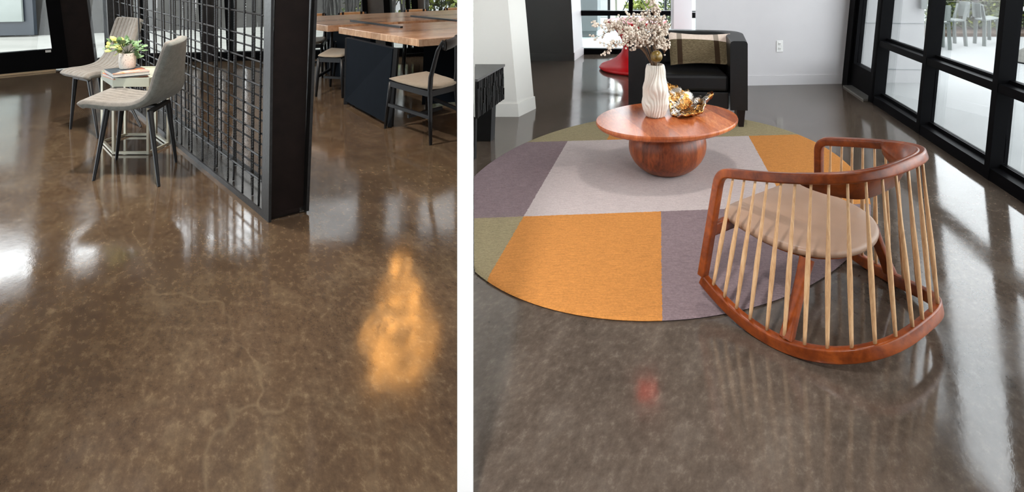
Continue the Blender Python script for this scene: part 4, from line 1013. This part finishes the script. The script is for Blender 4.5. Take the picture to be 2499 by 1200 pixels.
# dining chairs
def dining_chair(label, FLp, FRp, BRp, BLp, pad, group='dining chairs at the long tables', seat=.405, back=.74, lean=.10, seatmat=None, over=.03, lean2=None):
    lean2 = lean if lean2 is None else lean2
    FLp, FRp, BRp, BLp = [V((p[0], p[1], 0)) for p in (FLp, FRp, BRp, BLp)]; c = (FLp+FRp+BRp+BLp)/4
    root = thing('dining_chair', label, 'chair', (c.x, c.y, 0), group); up = V((0, 0, 1)); bkv = ((BLp+BRp)-(FLp+FRp)).normalized()
    tops = []
    for p, isb, ln in ((FLp, 0, 0), (FRp, 0, 0), (BRp, 1, lean), (BLp, 1, lean2)):
        q_ = p+(c-p)*.14; q_.z = seat-.02; mb = MB()
        if isb:
            pts = [p, lerp(p, q_, .6), q_-bkv*.0, q_+bkv*.015+up*.12, q_+bkv*ln*.6+up*(back-seat-.08), q_+bkv*ln+up*(back-seat)]
            mb.tube(pts, [.012, .016, .019, .018, .015, .012], 10)
        else: mb.tube([p, lerp(p, q_, .6), q_], [.011, .016, .018], 10)
        build('leg', mb, M['black_metal'], root, smooth='all'); tops.append(q_)
    a, b, d_, e_ = tops
    mb = MB()
    for s_, e2 in ((a, b), (b, d_), (d_, e_), (e_, a)): mb.bar(s_-up*.012, e2-up*.012, .022, .045)
    build('seat_frame', mb, M['black_metal'], root)
    mb = MB(); lo = lambda s_, k: s_[0]+(s_[1]-s_[0])*k
    mb.bar(lerp(FRp, b, .52), lerp(BRp, d_, .52), .018, .026); mb.bar(lerp(FLp, a, .52), lerp(BLp, e_, .52), .018, .026); mb.bar(lerp(lerp(FRp, b, .4), lerp(BRp, d_, .4), .5), lerp(lerp(FLp, a, .4), lerp(BLp, e_, .4), .5), .018, .024); build('stretcher', mb, M['black_metal'], root)
    # seat pad
    mb = MB(); nn = 14; tv, bv = [], []
    cs = [c+(p-c)*(1+over) for p in (FLp, FRp, BRp, BLp)]
    for j in range(nn+1):
        for i in range(nn+1):
            u, v_ = i/nn, j/nn; p = lerp(lerp(cs[0], cs[1], u), lerp(cs[3], cs[2], u), v_)
            su, sv = 2*u-1, 2*v_-1; rr_ = max(abs(su), abs(sv)); ln_ = math.hypot(su, sv)
            sq = lerp(1.0, (rr_/ln_ if ln_ > 0 else 1)*1.08, .5) if ln_ > 0 else 1
            p = c+(p-c)*min(1, sq); ed = math.sqrt(max(0, 1-rr_**6)); dip = -.012*(1-su*su)*(1-.4*sv*sv)+.01*max(0, sv)
            tv.append(V((p.x, p.y, seat+.012+.018*ed+dip))); bv.append(V((p.x, p.y, seat+.004-.014*ed)))
    W = nn+1; o = len(tv); mb.v = tv+bv
    for j in range(nn):
        for i in range(nn): k = j*W+i; mb.f += [(k, k+1, k+W+1, k+W), (o+k, o+k+W, o+k+W+1, o+k+1)]
    for i in range(nn):
        for k, k2 in ((i, i+1), (nn*W+i, nn*W+i+1), (i*W, (i+1)*W), (i*W+nn, (i+1)*W+nn)): mb.f.append((k, k2, o+k2, o+k))
    build('seat_pad', mb, seatmat or M['fabric_taupe'], root, smooth='all')
    # back pad between the posts
    if pad is None: return root
    pl, prr = e_+bkv*lean2+up*(back-seat-.035), d_+bkv*lean+up*(back-seat-.035); rings = []
    for k in range(11):
        u = k/10; ce = lerp(pl, prr, u)+bkv*.028*math.sin(math.pi*u); r_ = .8 if k in (0, 10) else 1
        rings.append([ce+bkv*(.020*r_*math.cos(x))+up*(.040*r_*math.sin(x)) for x in [2*math.pi*q_/12 for q_ in range(12)]])
    mb = MB(); mb.loft(rings); bp = build('back_pad', mb, M['tan'] if pad == 'tan' else M['black_leather'], root, smooth='all')
    for u in (.14, .86):
        ce = lerp(pl, prr, u)+bkv*.028*math.sin(math.pi*u); tgt = (prr-pl).normalized()
        mb = MB(); mb.loft([[ce+tgt*s_+bkv*(.023*math.cos(x))+up*(.043*math.sin(x)) for x in [2*math.pi*q_/12 for q_ in range(12)]] for s_ in (-.014, .014)]); build('strap', mb, M['brown_steel'], bp, smooth=True)
    return root
# nearest chair, cut by the white partition
p1, p2 = P(1051, 354), P(940, 313)
dining_chair('black framed dining chair with taupe seat, nearest, beside the white partition', (p2.x+.255, p2.y+.30), (p2.x, p2.y), (p1.x, p1.y), (p1.x+.165, p1.y+.25), 'black', back=.815, lean=.19, over=.02, lean2=.02)
dining_chair('dining chair tucked under the tables, half hidden by the steel post', (-2.535, 5.575), (-2.83, 5.63), (-2.89, 6.06), (-2.60, 6.0), None, back=.625, lean=.03)
for px0, px1, lab in ((762, 796, 'tan backed dining chair just right of the steel post'), (822, 896, 'second tan backed dining chair right of the steel post'), (983, 1046, 'third tan backed dining chair along the far table edge'), (1081, 1130, 'rightmost tan backed dining chair at the far table')):
    yq = lambda px: (F2.y+.12+.55*-F2.x)/(1-.55*(px-PCX)/FPX)
    pL, pR = V(((px0-PCX)/FPX*yq(px0), yq(px0), 0)), V(((px1-PCX)/FPX*yq(px1), yq(px1), 0)); f_ = V((.16, -.42, 0))
    dining_chair(lab, pL+f_, pR+f_, pR, pL, 'tan', back=.735, lean=.04)

# ------------------------------------------------------------ lamps that show as reflections in the floors
hang = V((-.97*1.0, 5.2, 1.95)); hang.x = (972-PCX)/FPX*5.2
pl_ = thing('pendant_lamp', 'glowing amber woven pendant lamp hanging over the left floor', 'lamp', (hang.x, hang.y, CEIL))
t = NT('amber_woven_shade'); v = t.pos(); f1 = t.noise(v, 3.2, 3, .55, 1.2); e1 = t.ramp(f1, [(.465, (.004,)*3), (.5, (1, 1, 1)), (.535, (.004,)*3)])
t.set((.20, .11, .04, 1), .6); t.p.inputs['Emission Color'].default_value = (1.0, .44, .10, 1); t.L(t.math('MULTIPLY', e1, 20.0), t.p.inputs['Emission Strength'])
prof = [(.03, -.58), (.10, -.54), (.11, -.42), (.07, -.34), (.17, -.28), (.205, -.18), (.17, -.06), (.22, 0), (.33, .10), (.36, .24), (.33, .40), (.22, .50), (.06, .52)]
mb = MB(); mb.lathe(prof, hang, 36); build('woven_shade', mb, t.m, pl_, smooth='all')
mb = MB(); mb.tube([hang+V((0, 0, .6)), V((hang.x, hang.y, CEIL))], .008, 6); build('cord', mb, M['black_metal'], pl_)
q = V((.50, 5.2, 2.66)); es = thing('red_signal_lamp', 'small red lit box hanging from the ceiling above the rug', 'lamp', q+V((0, 0, .24)))
mb = MB(); mb.box(q, (.18, .05, .18)); t = emit('red_glow', (1, .05, .03, 1), 1.5); build('lit_box', mb, t.m, es)
mb = MB(); mb.box(q+V((0, 0, .165)), (.03, .03, .15)); build('stem', mb, M['black_metal'], es)
